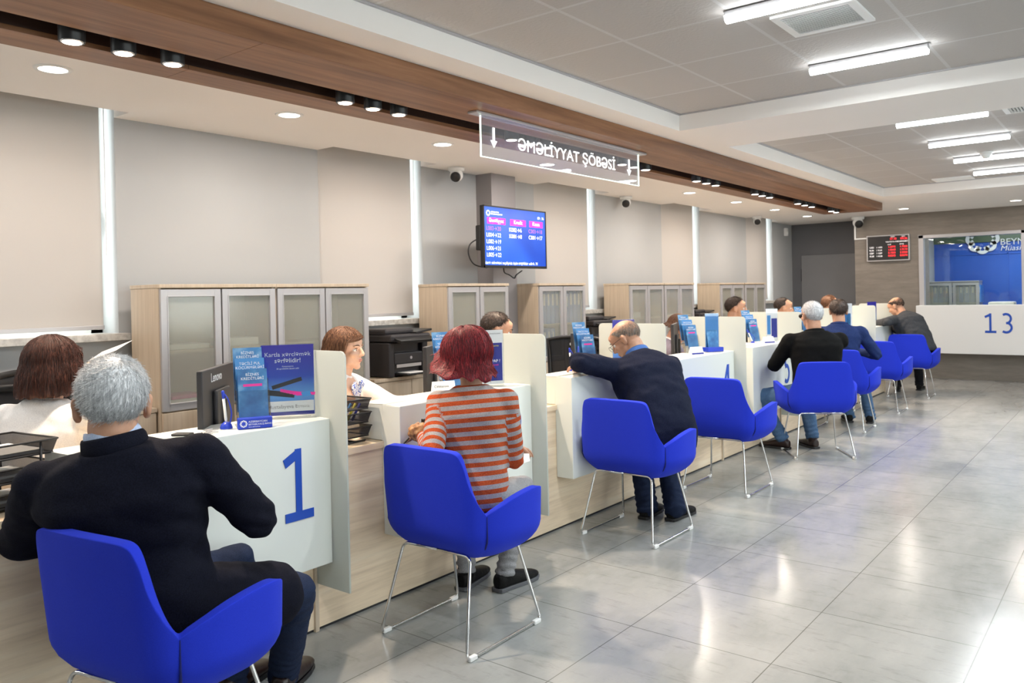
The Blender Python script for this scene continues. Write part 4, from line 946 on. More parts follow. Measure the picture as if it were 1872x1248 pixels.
# ================================================================ PEOPLE
def organic(mb, name, m, parent, vox=.008, smooth=4, post=None, fac=.5):
    me = bpy.data.meshes.new('tmp'); me.from_pydata([tuple(v) for v in mb.v], [], mb.f)
    bm = bmesh.new(); bm.from_mesh(me); bmesh.ops.recalc_face_normals(bm, faces=bm.faces); bm.to_mesh(me); bm.free()
    o = bpy.data.objects.new('tmp', me); C.objects.link(o)
    r = o.modifiers.new('r', 'REMESH'); r.mode = 'VOXEL'; r.voxel_size = vox
    s = o.modifiers.new('s', 'SMOOTH'); s.factor = fac; s.iterations = smooth
    bpy.context.view_layer.update()
    n = bpy.data.meshes.new_from_object(o.evaluated_get(bpy.context.evaluated_depsgraph_get()))
    bpy.data.objects.remove(o); bpy.data.meshes.remove(me)
    n.name = name; n.materials.clear(); n.materials.append(MATS[m])
    if post: post(n)
    n.shade_smooth()
    ob = bpy.data.objects.new(name, n); C.objects.link(ob)
    if parent: ob.parent = parent
    return ob
def getco(me): a = np.empty(len(me.vertices)*3, np.float32); me.vertices.foreach_get('co', a); return a.reshape(-1, 3)
def setco(me, a): me.vertices.foreach_set('co', a.astype(np.float32).ravel()); me.update()
def wrinkle(amp, sc, aniso=(1, 1, 1), extra=None):
    def f(me):
        co = getco(me); nr = np.empty(len(me.vertices)*3, np.float32); me.vertices.foreach_get('normal', nr); nr = nr.reshape(-1, 3)
        d = np.array([noise.noise(V((c[0]*sc*aniso[0], c[1]*sc*aniso[1], c[2]*sc*aniso[2])))+.5*noise.noise(V((c[0]*sc*2.3+5, c[1]*sc*2.3, c[2]*sc*2.3*aniso[2]))) for c in co], np.float32)
        d = np.sign(d)*np.abs(d)**.8
        setco(me, co+nr*(d*amp)[:, None])
        if extra: extra(me)
    return f
def segd(P, a, b):
    a, b = np.array(a), np.array(b); ab = b-a; t = np.clip(((P-a) @ ab)/(ab @ ab), 0, 1); return np.linalg.norm(P-(a+t[:, None]*ab), axis=1), t*np.linalg.norm(ab)
def ik(a, b, l1, l2, pole):
    a, b = V(a), V(b); d = b-a; L = min(d.length, (l1+l2)*.999); d = d.normalized(); x = (l1*l1-l2*l2+L*L)/(2*L); h = math.sqrt(max(l1*l1-x*x, 0))
    p = V(pole); p = (p-d*p.dot(d)); p = p.normalized() if p.length > 1e-5 else d.orthogonal()
    return a+d*x+p*h, a+d*L
def loftb(mb, secs, n=28, p=2.4):
    """closed body of superelliptic sections: (centre, side vector, depth vector)"""
    vs = []
    for c, s, d in secs:
        c, s, d = V(c), V(s), V(d)
        for k in range(n):
            q = 2*PI*k/n; cx, cy = math.cos(q), math.sin(q)
            vs.append(c+s*math.copysign(abs(cx)**(2/p), cx)+d*math.copysign(abs(cy)**(2/p), cy))
    m = len(secs); fs = [(i*n+k, i*n+(k+1) % n, (i+1)*n+(k+1) % n, (i+1)*n+k) for i in range(m-1) for k in range(n)]
    fs += [tuple(range(n))[::-1], tuple((m-1)*n+k for k in range(n))]
    mb.add(vs, fs)

class Person:
    def __init__(s, label, hip, yaw, lean=5, lean2=None, side=0, twist=0, hyaw=None, hpitch=0, hroll=0, k=1.0, sh=.185, girth=1.0, female=False, handL=None, handR=None, elL=None, elR=None, footL=None, footR=None, kneeL=None, kneeR=None, skin='skin', group=None, hd=0, hz=1.0, nk=1.0):
        s.f = female; s.k = k; s.sk = skin; s.g = girth
        yw = R(yaw); s.F = V((-math.sin(yw), math.cos(yw), 0)); s.Rt = V((math.cos(yw), math.sin(yw), 0)); U = V((0, 0, 1))
        s.hip = V(hip)
        def dr(a): a = R(a); return (U*math.cos(a)+s.F*math.sin(a)+s.Rt*math.sin(R(side))).normalized()
        l2 = lean if lean2 is None else lean2
        s.t1, s.t2 = dr(lean), dr(l2)
        s.p0 = s.hip; s.p1 = s.p0+s.t1*.20*k; s.p2 = s.p1+s.t2*.235*k; s.p3 = s.p2+s.t2*.072*k
        yw2 = yw+R(twist); s.R2 = V((math.cos(yw2), math.sin(yw2), 0)); s.R2 = (s.R2-s.t2*s.R2.dot(s.t2)).normalized(); s.F2 = s.t2.cross(s.R2).normalized()
        s.R1 = (s.Rt-s.t1*s.Rt.dot(s.t1)).normalized(); s.F1 = s.t1.cross(s.R1).normalized()
        hy = R(yaw if hyaw is None else hyaw)
        m = Matrix.Rotation(hy, 3, 'Z') @ Matrix.Rotation(-R(hpitch), 3, 'X') @ Matrix.Rotation(R(hroll), 3, 'Y')
        s.H = m; s.hu = m @ V((0, 0, 1)); s.hf = m @ V((0, 1, 0)); s.hr = m @ V((1, 0, 0))
        s.hs = (.97 if female else 1.0)*(k if k < 1 else 1)*hz
        s.neckdir = (s.t2*.7+s.hf*.35+U*.35+V((0, 0, hd))).normalized()
        s.hc = s.p3+s.neckdir*.078*k*nk+s.hu*.068*s.hs
        s.SL = s.p2-s.R2*sh*k; s.SR = s.p2+s.R2*sh*k
        s.UA, s.FA = .285*k, .255*k
        dl = s.hip-s.Rt*.22+s.F*.28+U*.16; drr = s.hip+s.Rt*.22+s.F*.28+U*.16
        s.EL, s.WL = ik(s.SL, V(handL) if handL else dl, s.UA, s.FA, V(elL) if elL else -s.F-U*.6-s.Rt*.4)
        s.ER, s.WR = ik(s.SR, V(handR) if handR else drr, s.UA, s.FA, V(elR) if elR else -s.F-U*.6+s.Rt*.4)
        s.HL = s.hip-s.Rt*.09*k; s.HR = s.hip+s.Rt*.09*k
        fl = V(footL) if footL else s.hip-s.Rt*.12+s.F*.42+V((0, 0, .09-s.hip.z)); fr = V(footR) if footR else s.hip+s.Rt*.12+s.F*.42+V((0, 0, .09-s.hip.z))
        s.KL, s.AL = ik(s.HL, fl, .43*k, .41*k, V(kneeL) if kneeL else s.F+U*.8-s.Rt*.2); s.KR, s.AR = ik(s.HR, fr, .43*k, .41*k, V(kneeR) if kneeR else s.F+U*.8+s.Rt*.2)
        s.root = thing('person', label, 'person', (0, 0, 0), group=group); s.root.location = (s.hip.x, s.hip.y, 0)
        s.off = s.root.location
        s.handdir = {}
    def L(s, ob):
        ob.data.transform(Matrix.Translation(-V(s.off))) if ob.parent == s.root else None
        return ob
    def P(s, x, y, z): return s.hc+s.H @ (V((x, y, z))*s.hs)
    def finish(s):
        T = Matrix.Translation(-V(s.off)); seen = set()
        for o in [c for c in s.root.children]+[g for c in s.root.children for g in c.children]:
            if o.data and o.data.name not in seen: seen.add(o.data.name); o.data.transform(T)
        return s.root
    # ------------------------------------------------ continuous body with head, hands and feet
    def hand(s, mb, W, fwd, palm, curl=35, side=1, spread=6, thumb=(.6, .5)):
        """W wrist, fwd finger direction, palm palm normal (faces what it touches), side +1 = thumb towards cross(fwd,palm)"""
        f = V(fwd).normalized(); p = V(palm); p = (p-f*p.dot(f)).normalized(); t = f.cross(p)*side; k = s.k*(.92 if s.f else 1)
        mb.ell(W+f*.045*k, (.040*k, .048*k, .0145*k), Matrix((t, f, p)).transposed(), 14, 10)
        mb.cone(W-f*.02, W+f*.03*k, .024*k, .024*k)
        for i, (l, off) in enumerate(((.070, .027), (.078, .009), (.073, -.010), (.058, -.027))):
            b = W+f*(.082 if i < 3 else .075)*k+t*off*k; a = R(curl*(1+.12*i)); d = (f+t*math.sin(R(spread*(1.5-i)))).normalized(); q = b; dd = d
            for j, (sl, r0, r1) in enumerate(((.45, .0095, .0085), (.32, .0085, .0078), (.23, .0078, .0065))):
                aa = a*(.6+.5*j); dd = (d*math.cos(aa)+p*math.sin(aa)).normalized(); e = q+dd*l*sl*k; mb.cone(q, e, r0*k, r1*k, 10); q = e
        b = W+f*.022*k+t*.026*k; d1 = (f*thumb[0]+t*.75+p*thumb[1]).normalized(); e = b+d1*.042*k; mb.cone(b, e, .0135*k, .011*k, 10)
        d2 = (f*.9+t*.25+p*thumb[1]).normalized(); mb.cone(e, e+d2*.032*k, .0105*k, .0085*k, 10)
    def head_mb(s, mb):
        P, H, h = s.P, s.H, s.hs
        def el(c, r, rot=None): mb.ell(P(*c), tuple(q*h for q in r), H @ rot if rot else H, 22, 14)
        el((0, -.018, .028), (.076, .095, .086)); el((0, .012, .035), (.069, .078, .070))
        j = .94 if s.f else 1
        el((0, .034, -.030), (.060*j, .058, .062)); el((0, .048, -.062), (.046*j, .042, .042)); el((0, .073, -.090), (.021, .020, .019))
        el((-.034, .026, -.058), (.022*j, .045, .032)); el((.034, .026, -.058), (.022*j, .045, .032))
        el((-.034, .062, -.020), (.025, .026, .022)); el((.034, .062, -.020), (.025, .026, .022))
        el((0, .078, .028), (.050, .016, .013)); el((0, .072, .052), (.048, .020, .030))
        mb.cone(P(0, .088, .020), P(0, .108, -.018), .009*h, .0125*h); mb.cone(P(-.010, .096, -.024), P(.010, .096, -.024), .009*h, .009*h)
        el((0, .086, -.052), (.026, .013, .014)); el((0, .083, -.063), (.020, .012, .008))
        for q in (-1, 1):
            rot = Matrix.Rotation(R(18*q), 3, 'Z') @ Matrix.Rotation(R(-8), 3, 'X')
            el((q*.080, -.012, -.008), (.009, .019, .031), rot); el((q*.083, -.020, .006), (.010, .013, .019), rot); el((q*.078, -.006, -.030), (.010, .010, .012), rot)
        nr = .049 if s.f else .058
        mb.cone(P(0, -.022, -.055), s.p3-s.t2*.02, nr*h, nr*s.k*1.06, 20)
        mb.cone(P(0, .01, -.075), s.p3+s.F2*.01, nr*.85*h, nr*.95*s.k, 20)
    def body(s, hl=None, hrr=None, vox=.0055):
        """hl/hrr: dict(fwd,palm,curl,side)"""
        mb = MB(); k = s.k; g = s.g; f = s.f
        s.head_mb(mb)
        secs = []
        for t, w_, d_ in ((-.065, .12, .085), (-.04, .15, .11), (.05, .155, .112), (.15, .135, .10)): secs.append((s.p0+s.t1*t*k, s.R1*w_*k, s.F1*d_*k))
        for t, w_, d_ in ((.0, .135, .10), (.10, .15, .11), (.19, .155, .11), (.25, .135, .085), (.30, .07, .06)): secs.append((s.p1+s.t2*t*k, s.R2*w_*k, s.F2*d_*k))
        loftb(mb, secs)
        for S, E, W in ((s.SL, s.EL, s.WL), (s.SR, s.ER, s.WR)):
            mb.cone(s.p2+(S-s.p2)*.4, S, .05*k, .052*k); mb.cone(S, E, .050*k, .038*k); mb.cone(E, W, .038*k, .025*k)
        for S, E, W in ((s.HL, s.KL, s.AL), (s.HR, s.KR, s.AR)):
            mb.cone(S, E, .078*k, .052*k, 18); mb.cone(E, W, .052*k, .036*k, 18); 
        for A, K, sd in ((s.AL, s.KL, -1), (s.AR, s.KR, 1)):
            fd = s.footdir(sd); mb.cone(A+V((0, 0, -.035)), A+fd*.13+V((0, 0, -.058)), .034*k, .026*k); mb.cone(A+fd*.10+V((0, 0, -.058)), A+fd*.17+V((0, 0, -.062)), .028*k, .018*k); mb.cone(A+V((0, 0, -.045)), A-fd*.03+V((0, 0, -.05)), .032*k, .028*k)
        for W, E, h, sd in ((s.WL, s.EL, hl, -1), (s.WR, s.ER, hrr, 1)):
            h = h or {}; d = (W-E).normalized()
            s.hand(mb, W, h.get('fwd', d), h.get('palm', V((0, 0, -1))), h.get('curl', 30), h.get('side', 1 if sd < 0 else -1))
        o = organic(mb, 'body', s.sk, s.root, vox, 3)
        return o
    def footdir(s, sd): 
        d = getattr(s, 'fd', {}).get(sd); 
        if d: return V(d).normalized()
        return (s.F+s.Rt*.15*sd).normalized()
    def face(s, brow='hair_dark'):
        h = s.hs
        for q in (-1, 1):
            e = MB().ell(s.P(q*.031, .071, .006), (.0125*h, .0125*h, .0105*h), s.H).obj('eye', 'eye_white', s.root, True)
            MB().ell(s.P(q*.031, .0795, .006), (.0055*h, .0045*h, .0060*h), s.H).obj('iris', 'iris', e, True)
            MB().tube([s.P(q*.017, .0815, .0105), s.P(q*.026, .0850, .0165), s.P(q*.036, .0825, .0155), s.P(q*.045, .074, .009)], [.001, .0017, .0017, .001], 6).obj('eyelid', brow, s.root, True)
            MB().tube([s.P(q*.013, .0925, .0285), s.P(q*.028, .0935, .035), s.P(q*.040, .0855, .034), s.P(q*.050, .073, .027)], [.0022, .0030, .0027, .001], 6).obj('eyebrow', brow, s.root, True)
        MB().ell(s.P(0, .0955, -.0505), (.0205*h, .0055*h, .0042*h), s.H).ell(s.P(0, .0925, -.0585), (.0170*h, .0060*h, .0050*h), s.H).obj('lips', 'lip', s.root, True)
    # ------------------------------------------------ hair
    def hair(s, m, prof, pole=(0, -.35, .94), n=3000, L=.028, lift=.35, swirl=.5, th=.006, wid=.0011, inner=None, longf=None, name='hair', seg=3, jit=.25, seed=1, shell=True, start=0, droop=0):
        """prof(az)->(theta0,theta1) degrees from the whorl; az 0 = forehead, 180 = nape, measured around the pole"""
        rnd = random.Random(seed); P, H, h = s.P, s.H, s.hs
        pole = V(pole).normalized(); fx = V((0, 1, 0)); fx = (fx-pole*fx.dot(pole)).normalized(); rx = fx.cross(pole)
        def dirv(az, th): return pole*math.cos(th)+(fx*math.cos(az)+rx*math.sin(az))*math.sin(th)
        cen = V((0, -.018, .028)); rad = V((.0765, .0955, .0865))
        def sp(az, th, up=0):
            d = dirv(az, th); q = V((d.x*rad.x, d.y*rad.y, d.z*rad.z)); low = max(0, -d.z-.25)
            q.x *= 1-.12*low; nn = V((d.x/rad.x, d.y/rad.y, d.z/rad.z)).normalized()
            # follow forehead and neck
            if d.y > .2 and d.z > -.2: q.y *= 1.0
            if d.y < -.2 and d.z < -.45: q.y *= 1-.18*min(1, (-d.z-.45)*2); q.z *= 1+.10*min(1, (-d.z-.45)*2)
            return cen+q+nn*up, nn
        na, nt_ = 48, 16; vs = []; fs = []
        def surf(az, t, up):
            if longf: return longf(s, sp, az, t, up)
            a0, a1 = prof(math.degrees(az) % 360)
            q, nn = sp(az, R(a0+(a1-a0)*t), up*(1-.75*max(0, (t-.8)/.2))); return q, nn
        if shell:
            for i in range(na):
                for j in range(nt_+1):
                    q, nn = surf(2*PI*i/na, start+(1-start)*j/nt_, th); vs.append(P(*q))
            for i in range(na):
                for j in range(nt_): fs.append((i*(nt_+1)+j, ((i+1) % na)*(nt_+1)+j, ((i+1) % na)*(nt_+1)+j+1, i*(nt_+1)+j+1))
            base = MB().add(vs, fs).obj(name, m, s.root, True)
            so = base.modifiers.new('s', 'SOLIDIFY'); so.thickness = .008; so.offset = -1
        else: base = s.root
        # strands
        g = MB(); 
        for _ in range(n):
            az = rnd.random()*2*PI; t = start+(1-start)*max(.02, rnd.random()**.55)
            if longf: t = rnd.random()*.75+.0
            pts = []
            if longf:
                ln = rnd.uniform(.18, .34); dz = rnd.gauss(0, jit*.12); up = th+rnd.uniform(.0, .006)
                for j in range(seg+2):
                    tt = min(t+ln*j/(seg+1), 1.03); q, nn = surf(az+dz*j/(seg+1), tt, up+.0015*math.sin(j*1.9)); pts.append(P(*q))
            else:
                q, nn = surf(az, t, th*.6); q2, _n = surf(az+.02, t, th*.6); q3, _n = surf(az, min(t+.02, 1), th*.6)
                tang = (q3-q); tang = tang.normalized() if tang.length > 1e-6 else V((0, 0, -1)); sw = (q2-q); sw = sw.normalized() if sw.length > 1e-6 else V((1, 0, 0))
                d = (tang+sw*swirl+V((rnd.gauss(0, jit), rnd.gauss(0, jit), rnd.gauss(0, jit)))).normalized(); ln = L*rnd.uniform(.6, 1.25)
                c = q
                for j in range(seg+1):
                    pts.append(P(*c)); dd = (d+nn*(lift*(1-.8*j/seg))-V((0, 0, droop))).normalized(); c = c+dd*ln/seg
            w0 = wid*rnd.uniform(.7, 1.3); 
            g.tube(pts, [w0*(1-.75*j/(len(pts)-1)) for j in range(len(pts))], 3, False)
        me = bpy.data.meshes.new('strands'); me.from_pydata([tuple(v) for v in g.v], [], g.f); me.materials.append(MATS[m]); me.shade_smooth()
        o = bpy.data.objects.new('strands', me); C.objects.link(o); o.parent = base
        return base
    # ------------------------------------------------ garments
    def top(s, m, name='jacket', fit=1.0, hem=-.07, slv=1.0, cuff=.034, amp=.004, vox=.009, flare=0, sq=1.0, band=False, arm=1.0, sc=9, bulge=0, skirt=None):
        mb = MB(); k = s.k; g = s.g*fit; secs = []
        for t, w_, d_ in ((hem, .165+flare, .120+flare*.6), (-.02, .180, .135), (.06, .175, .130+bulge), (.14, .168, .125+bulge)): secs.append((s.p0+s.t1*t*k+s.F1*bulge*.3, s.R1*w_*k*g, s.F1*d_*k*g))
        for t, w_, d_ in ((.02, .170, .125+bulge*.6), (.10, .180, .130), (.18, .188*sq, .128), (.235, .185*sq, .105), (.275, .150*sq, .085), (.315, .085, .070)): secs.append((s.p1+s.t2*t*k-s.F2*(.012 if t > .15 else 0), s.R2*w_*k*g, s.F2*d_*k*g))
        loftb(mb, secs, 36, 2.5)
        for S, E, W in ((s.SL, s.EL, s.WL), (s.SR, s.ER, s.WR)):
            a = arm; We = E+(W-E)*slv
            mb.cone(s.p2+(S-s.p2)*.45-s.t2*.0*k, S-s.t2*.008, .068*k*a, .066*k*a, 18); mb.cone(S, E, .066*k*a, .054*k*a, 18); mb.cone(E, We, .054*k*a, cuff*k*1.15, 18)
            d = (We-E).normalized(); mb.cone(We-d*.02, We, cuff*k*1.2, cuff*k*1.1, 18)
        if skirt:
            for H_, K, q in ((s.HL, s.KL, skirt[0]), (s.HR, s.KR, skirt[1])):
                if q: mb.cone(H_+V((0, 0, .02)), H_+(K-H_)*q+V((0, 0, .01)), .125*k, .108*k, 20); mb.cone(H_+(K-H_)*q*.5, H_+(K-H_)*q*.8-V((0, 0, .10)), .10*k, .07*k, 16)
        segs = [(s.SL, s.EL), (s.EL, s.WL), (s.SR, s.ER), (s.ER, s.WR)]
        def post(me):
            wrinkle(amp, sc, (1, 1, 1.5))(me)
            co = getco(me); add = np.zeros(len(co)); 
            # creases gather at the elbows, armpits and waist
            for c, rr, fr in [(s.EL, .09, 150), (s.ER, .09, 150), (s.SL-s.t2*.10, .10, 110), (s.SR-s.t2*.10, .10, 110), (s.p1-s.R2*.1, .16, 80), (s.p1+s.R2*.1, .16, 80)]:
                v = co-np.array(c); dd = np.linalg.norm(v, axis=1); wgt = np.exp(-(dd/rr)**2)
                add += wgt*np.sin(v @ np.array(s.t2*.8+s.R2*.35+s.F2*.3)*fr+np.sin(v[:, 0]*40)*1.2)*amp*.75
            nr = np.empty(len(co)*3, np.float32); me.vertices.foreach_get('normal', nr); nr = nr.reshape(-1, 3); setco(me, co+nr*add[:, None])
            if band:
                co = getco(me); dT, _ = segd(co, s.p0-s.t1*.15, s.p1); dT2, _ = segd(co, s.p1, s.p3)
                tb = (co-np.array(s.p0)) @ np.array((s.t1+s.t2).normalized()-s.R2*.07); dT = np.minimum(dT, dT2)-.10
                b = tb.copy(); best = dT
                for i, (a_, b_) in enumerate(segs):
                    dd, al = segd(co, a_, b_); dd = dd-.0; base = float((V(segs[i-(i % 2)][0])-s.p0).dot((s.t1+s.t2).normalized())); off = s.UA if i % 2 else 0
                    use = dd < best if i % 2 else (dd < best) & (al > .06)
                    b = np.where(use, base-(al+off), b); best = np.where(use, dd, best)
                at = me.attributes.new('band', 'FLOAT', 'POINT'); at.data.foreach_set('value', (b+2).astype(np.float32))
        return organic(mb, name, m, s.root, vox, 5, post)
    def collar(s, m, name='collar', r=.066, h=.035, tilt=0, lift=0, depth=1.0):
        c0 = s.p3-s.t2*(.012-lift); ax = (s.t2+s.neckdir*.6).normalized(); rr = (s.R2-ax*s.R2.dot(ax)).normalized(); ff = ax.cross(rr)*1.0; n = 40; vs = []; k = s.k
        for i in range(n):
            q = 2*PI*i/n; c, sn = math.cos(q), math.sin(q); hh = h*(1-.45*max(0, sn))
            for (ro, z) in ((r*1.10, 0), (r*1.02, hh), (r*.93, hh*.96), (r*.93, 0)):
                vs.append(c0+rr*c*ro*k+ff*sn*ro*k*depth+ax*z)
        fs = [(i*4+j, ((i+1) % n)*4+j, ((i+1) % n)*4+(j+1) % 4, i*4+(j+1) % 4) for i in range(n) for j in range(4)]
        o = MB().add(vs, fs).obj(name, m, s.root, True); b = o.modifiers.new('s', 'SUBSURF'); b.levels = 1; b.render_levels = 1; return o
    def cuffs(s, m, slv=1.0, r=.031, ln=.02):
        for S, E, W in ((0, s.EL, s.WL), (0, s.ER, s.WR)):
            d = (W-E).normalized(); a = E+(W-E)*slv; MB().tube([a-d*.01, a+d*ln], r*s.k, 20).obj('cuff', m, s.root, True)
    def trousers(s, m, fit=1.0, amp=.004, vox=.009, hemr=.052, hem=.06, name='trousers', gather=1):
        mb = MB(); k = s.k; g = fit
        loftb(mb, [(s.p0+s.t1*t*k, s.R1*w_*k*g*s.g, s.F1*d_*k*g*s.g) for t, w_, d_ in ((-.07, .14, .10), (-.045, .165, .12), (.03, .170, .125), (.10, .158, .115))])
        for H_, K, A in ((s.HL, s.KL, s.AL), (s.HR, s.KR, s.AR)):
            d = (A-K).normalized(); e = A-d*(hem-.09)*1.0
            mb.cone(H_, K, .092*k*g, .067*k*g, 20); mb.cone(K, e-d*.0, .066*k*g, hemr*k*g, 20); mb.tube([e-d*.05, e+d*.035], hemr*k*g*1.03, 20)
        def post(me):
            wrinkle(amp, 12, (1, 1, 1.4))(me); co = getco(me); add = np.zeros(len(co))
            for c, rr, fr, ax in [(s.KL, .11, 110, (s.AL-s.KL)), (s.KR, .11, 110, (s.AR-s.KR)), (s.AL, .13, 170, (s.AL-s.KL)), (s.AR, .13, 170, (s.AR-s.KR))]:
                v = co-np.array(c); dd = np.linalg.norm(v, axis=1); add += np.exp(-(dd/rr)**2)*np.sin(v @ np.array(ax.normalized())*fr+np.sin(v[:, 0]*50+v[:, 1]*35))*amp*gather
            nr = np.empty(len(co)*3, np.float32); me.vertices.foreach_get('normal', nr); nr = nr.reshape(-1, 3); setco(me, co+nr*add[:, None])
        return organic(mb, name, m, s.root, vox, 4, post)
    def shoes(s, m, sole='black_plastic', h=.055):
        for A, sd in ((s.AL, -1), (s.AR, 1)):
            f = s.footdir(sd); z = A.z; b = V((A.x, A.y, 0)); mb = MB(); r = V((f.y, -f.x, 0))
            secs = [(b-f*.062+V((0, 0, .045)), r*.024, V((0, 0, .033))), (b-f*.045+V((0, 0, .048)), r*.035, V((0, 0, .038))), (b+f*.02+V((0, 0, .052)), r*.038, V((0, 0, .042))), (b+f*.08+V((0, 0, .042)), r*.043, V((0, 0, .032))), (b+f*.14+V((0, 0, .034)), r*.045, V((0, 0, .024))), (b+f*.19+V((0, 0, .030)), r*.038, V((0, 0, .018))), (b+f*.215+V((0, 0, .026)), r*.020, V((0, 0, .012)))]
            loftb(mb, secs, 20, 2.3); mb.cone(b+V((0, 0, .06)), b+V((0, 0, z+.0)), .041, .043, 18)
            o = organic(mb, 'shoe', m, s.root, .006, 3)
            pl = [(-.068, -.022), (-.06, -.036), (0, -.036), (.08, -.040), (.14, -.044), (.19, -.038), (.222, -.018)]; pl = pl+[(a, -b_) for a, b_ in pl[::-1]]
            MB().prism(pl, b+V((0, 0, .001)), f, r, (0, 0, 1), .018).obj('sole', sole, o, False, bevel=.003)

def full(a): return (0, 0)
def mens(front=66, side=88, back=120, start=0):
    def f(az):
        a = az if az <= 180 else 360-az
        K = [(0, front), (35, front+2), (60, front+8), (78, side), (105, side+6), (130, back-8), (180, back)]
        for (x0, y0), (x1, y1) in zip(K, K[1:]):
            if a <= x1: u = (a-x0)/(x1-x0); u = u*u*(3-2*u); t1 = y0+(y1-y0)*u; break
        if callable(start): return (start(a), t1)
        return (start, t1)
    return f

# ---- 1: grey-haired man in dark jacket, nearest
if DO('p1'):
    p = Person('grey-haired man seen from behind in a dark navy jacket, seated nearest the camera', (-2.29, 1.20, .50), 12, lean=-14, lean2=-10, twist=32, hyaw=62, hpitch=8, sh=.22, girth=1.12, k=1.0, hz=1.13, nk=.6, side=-4,
               handL=(-2.60, 1.22, .68), elL=(-.6, -1, -.2), handR=(-2.38, 1.52, .74), elR=(1, .05, -.45), footL=(-2.58, 1.62, .09), footR=(-2.44, 1.74, .09), kneeR=(.5, .8, .8), kneeL=(-.1, .8, .8))
    p.fd = {1: (-.6, 1, 0)}
    p.body(hl=dict(fwd=(-1, .3, -.1)), hrr=dict(fwd=(-.6, .6, -.2)))
    p.hair('hair_grey', mens(66, 90, 122), pole=(.10, -.45, .88), n=9000, L=.024, lift=.22, swirl=.8, wid=.0009, jit=.22, th=.007)
    p.face('hair_grey'); p.top('navy_suit', fit=1.02, hem=-.06, flare=.0, amp=.005, vox=.008, sq=1.12, arm=1.12, skirt=(0, .75))
    p.collar('pale_shirt', 'shirt_collar', .074, .074, lift=.0); p.collar('navy_suit', 'jacket_collar', .084, .060, lift=-.004); p.trousers('dark_denim', 1.02); p.shoes('shoe_brown'); p.finish()
# ---- 2: woman with red hair
def redlong(s, sp, az, t, up):
    a = math.degrees(az) % 360; a = a if a <= 180 else 360-a
    th1 = 62 if a < 25 else 62+(a-25)*.9 if a < 60 else min(118, 93+(a-60)*.5)
    wv = .005*math.sin(az*6+t*3)+.003*math.sin(az*11)
    up2 = up+.014+.020*math.sin(min(t/.62, 1)*PI*.5)+wv
    if t < .62: return sp(az, R(th1*t/.62), up2)
    q, nn = sp(az, R(th1), up2); u = (t-.62)/.38; o = V((nn.x, nn.y, 0)); o = o.normalized() if o.length > .01 else V((0, -1, 0))
    ln = (.020 if a < 45 else .050+.0004*(a-45))+.010*math.sin(az*9)
    fl = .040 if q.x < 0 and a < 120 else .016 if q.x > .02 else .004
    return q+V((0, 0, -ln*u))+o*(-.012*u+fl*u*u*2), nn
if DO('p2'):
    p = Person('person with short dark red hair in an orange and grey striped knit', (-2.33, 2.66, .52), 22, lean=10, lean2=3, hyaw=66, hpitch=20, hroll=0, female=True, sh=.160, girth=.93, k=.96, side=-2, twist=4,
               handL=(-2.58, 2.60, .785), elL=(.1, -.6, -1), handR=(-2.38, 3.02, .68), elR=(.5, -.5, -1), footL=(-2.60, 2.90, .09), footR=(-2.43, 2.99, .09), skin='skin')
    p.fd = {-1: (-.25, 1, 0), 1: (.1, 1, 0)}
    p.body(hl=dict(fwd=(-.9, .2, .1), palm=(0, .3, -1), curl=45), hrr=dict(fwd=(-.1, 1, -.3), curl=30))
    p.hair('hair_red', None, pole=(0, -.15, .98), n=4200, th=.006, wid=.0012, longf=redlong, jit=.9, seed=3, seg=4)
    p.face('hair_auburn'); p.top('striped_knit', 'striped_sweater', fit=.97, hem=-.06, amp=.003, cuff=.032, band=True, arm=.92, slv=.92)
    p.collar('striped_knit', 'neckband', .060, .012); p.trousers('grey_denim', .93, hem=.10, hemr=.050, amp=.004); p.shoes('shoe_black', 'dark_grey')
    root2 = p.finish()
    t = thing('leather_purse', 'crumpled tan leather purse held by the woman in the striped sweater', 'purse', (-2.575, 2.575, .80), R(20))
    g = MB(); g.ell((0, 0, .0), (.055, .035, .042)).ell((.02, 0, -.012), (.045, .032, .04)); o = organic(g, 'purse_body', 'leather_tan', t, .005, 2, wrinkle(.006, 45))
    cable('strap', [(-.05, 0, -.03), (-.07, -.02, -.06), (-.02, -.03, -.075), (.05, 0, -.05)], .004, 'black_plastic', t)
    MB().box(.0, .05, .022, .034, .02, .055).obj('zip_flap', 'black_plastic', t, bevel=.003)
    tag(MB().prism([(0, 0), (.07, .01), (.085, .05), (.02, .06)], (-2.27, 2.90, .625), (.3, .95, 0), (-.6, .2, .75), (.7, -.2, .6), .004).obj('plastic_pouch', 'paper'), 'small pale document pouch in the right hand of the woman in stripes', 'pouch')
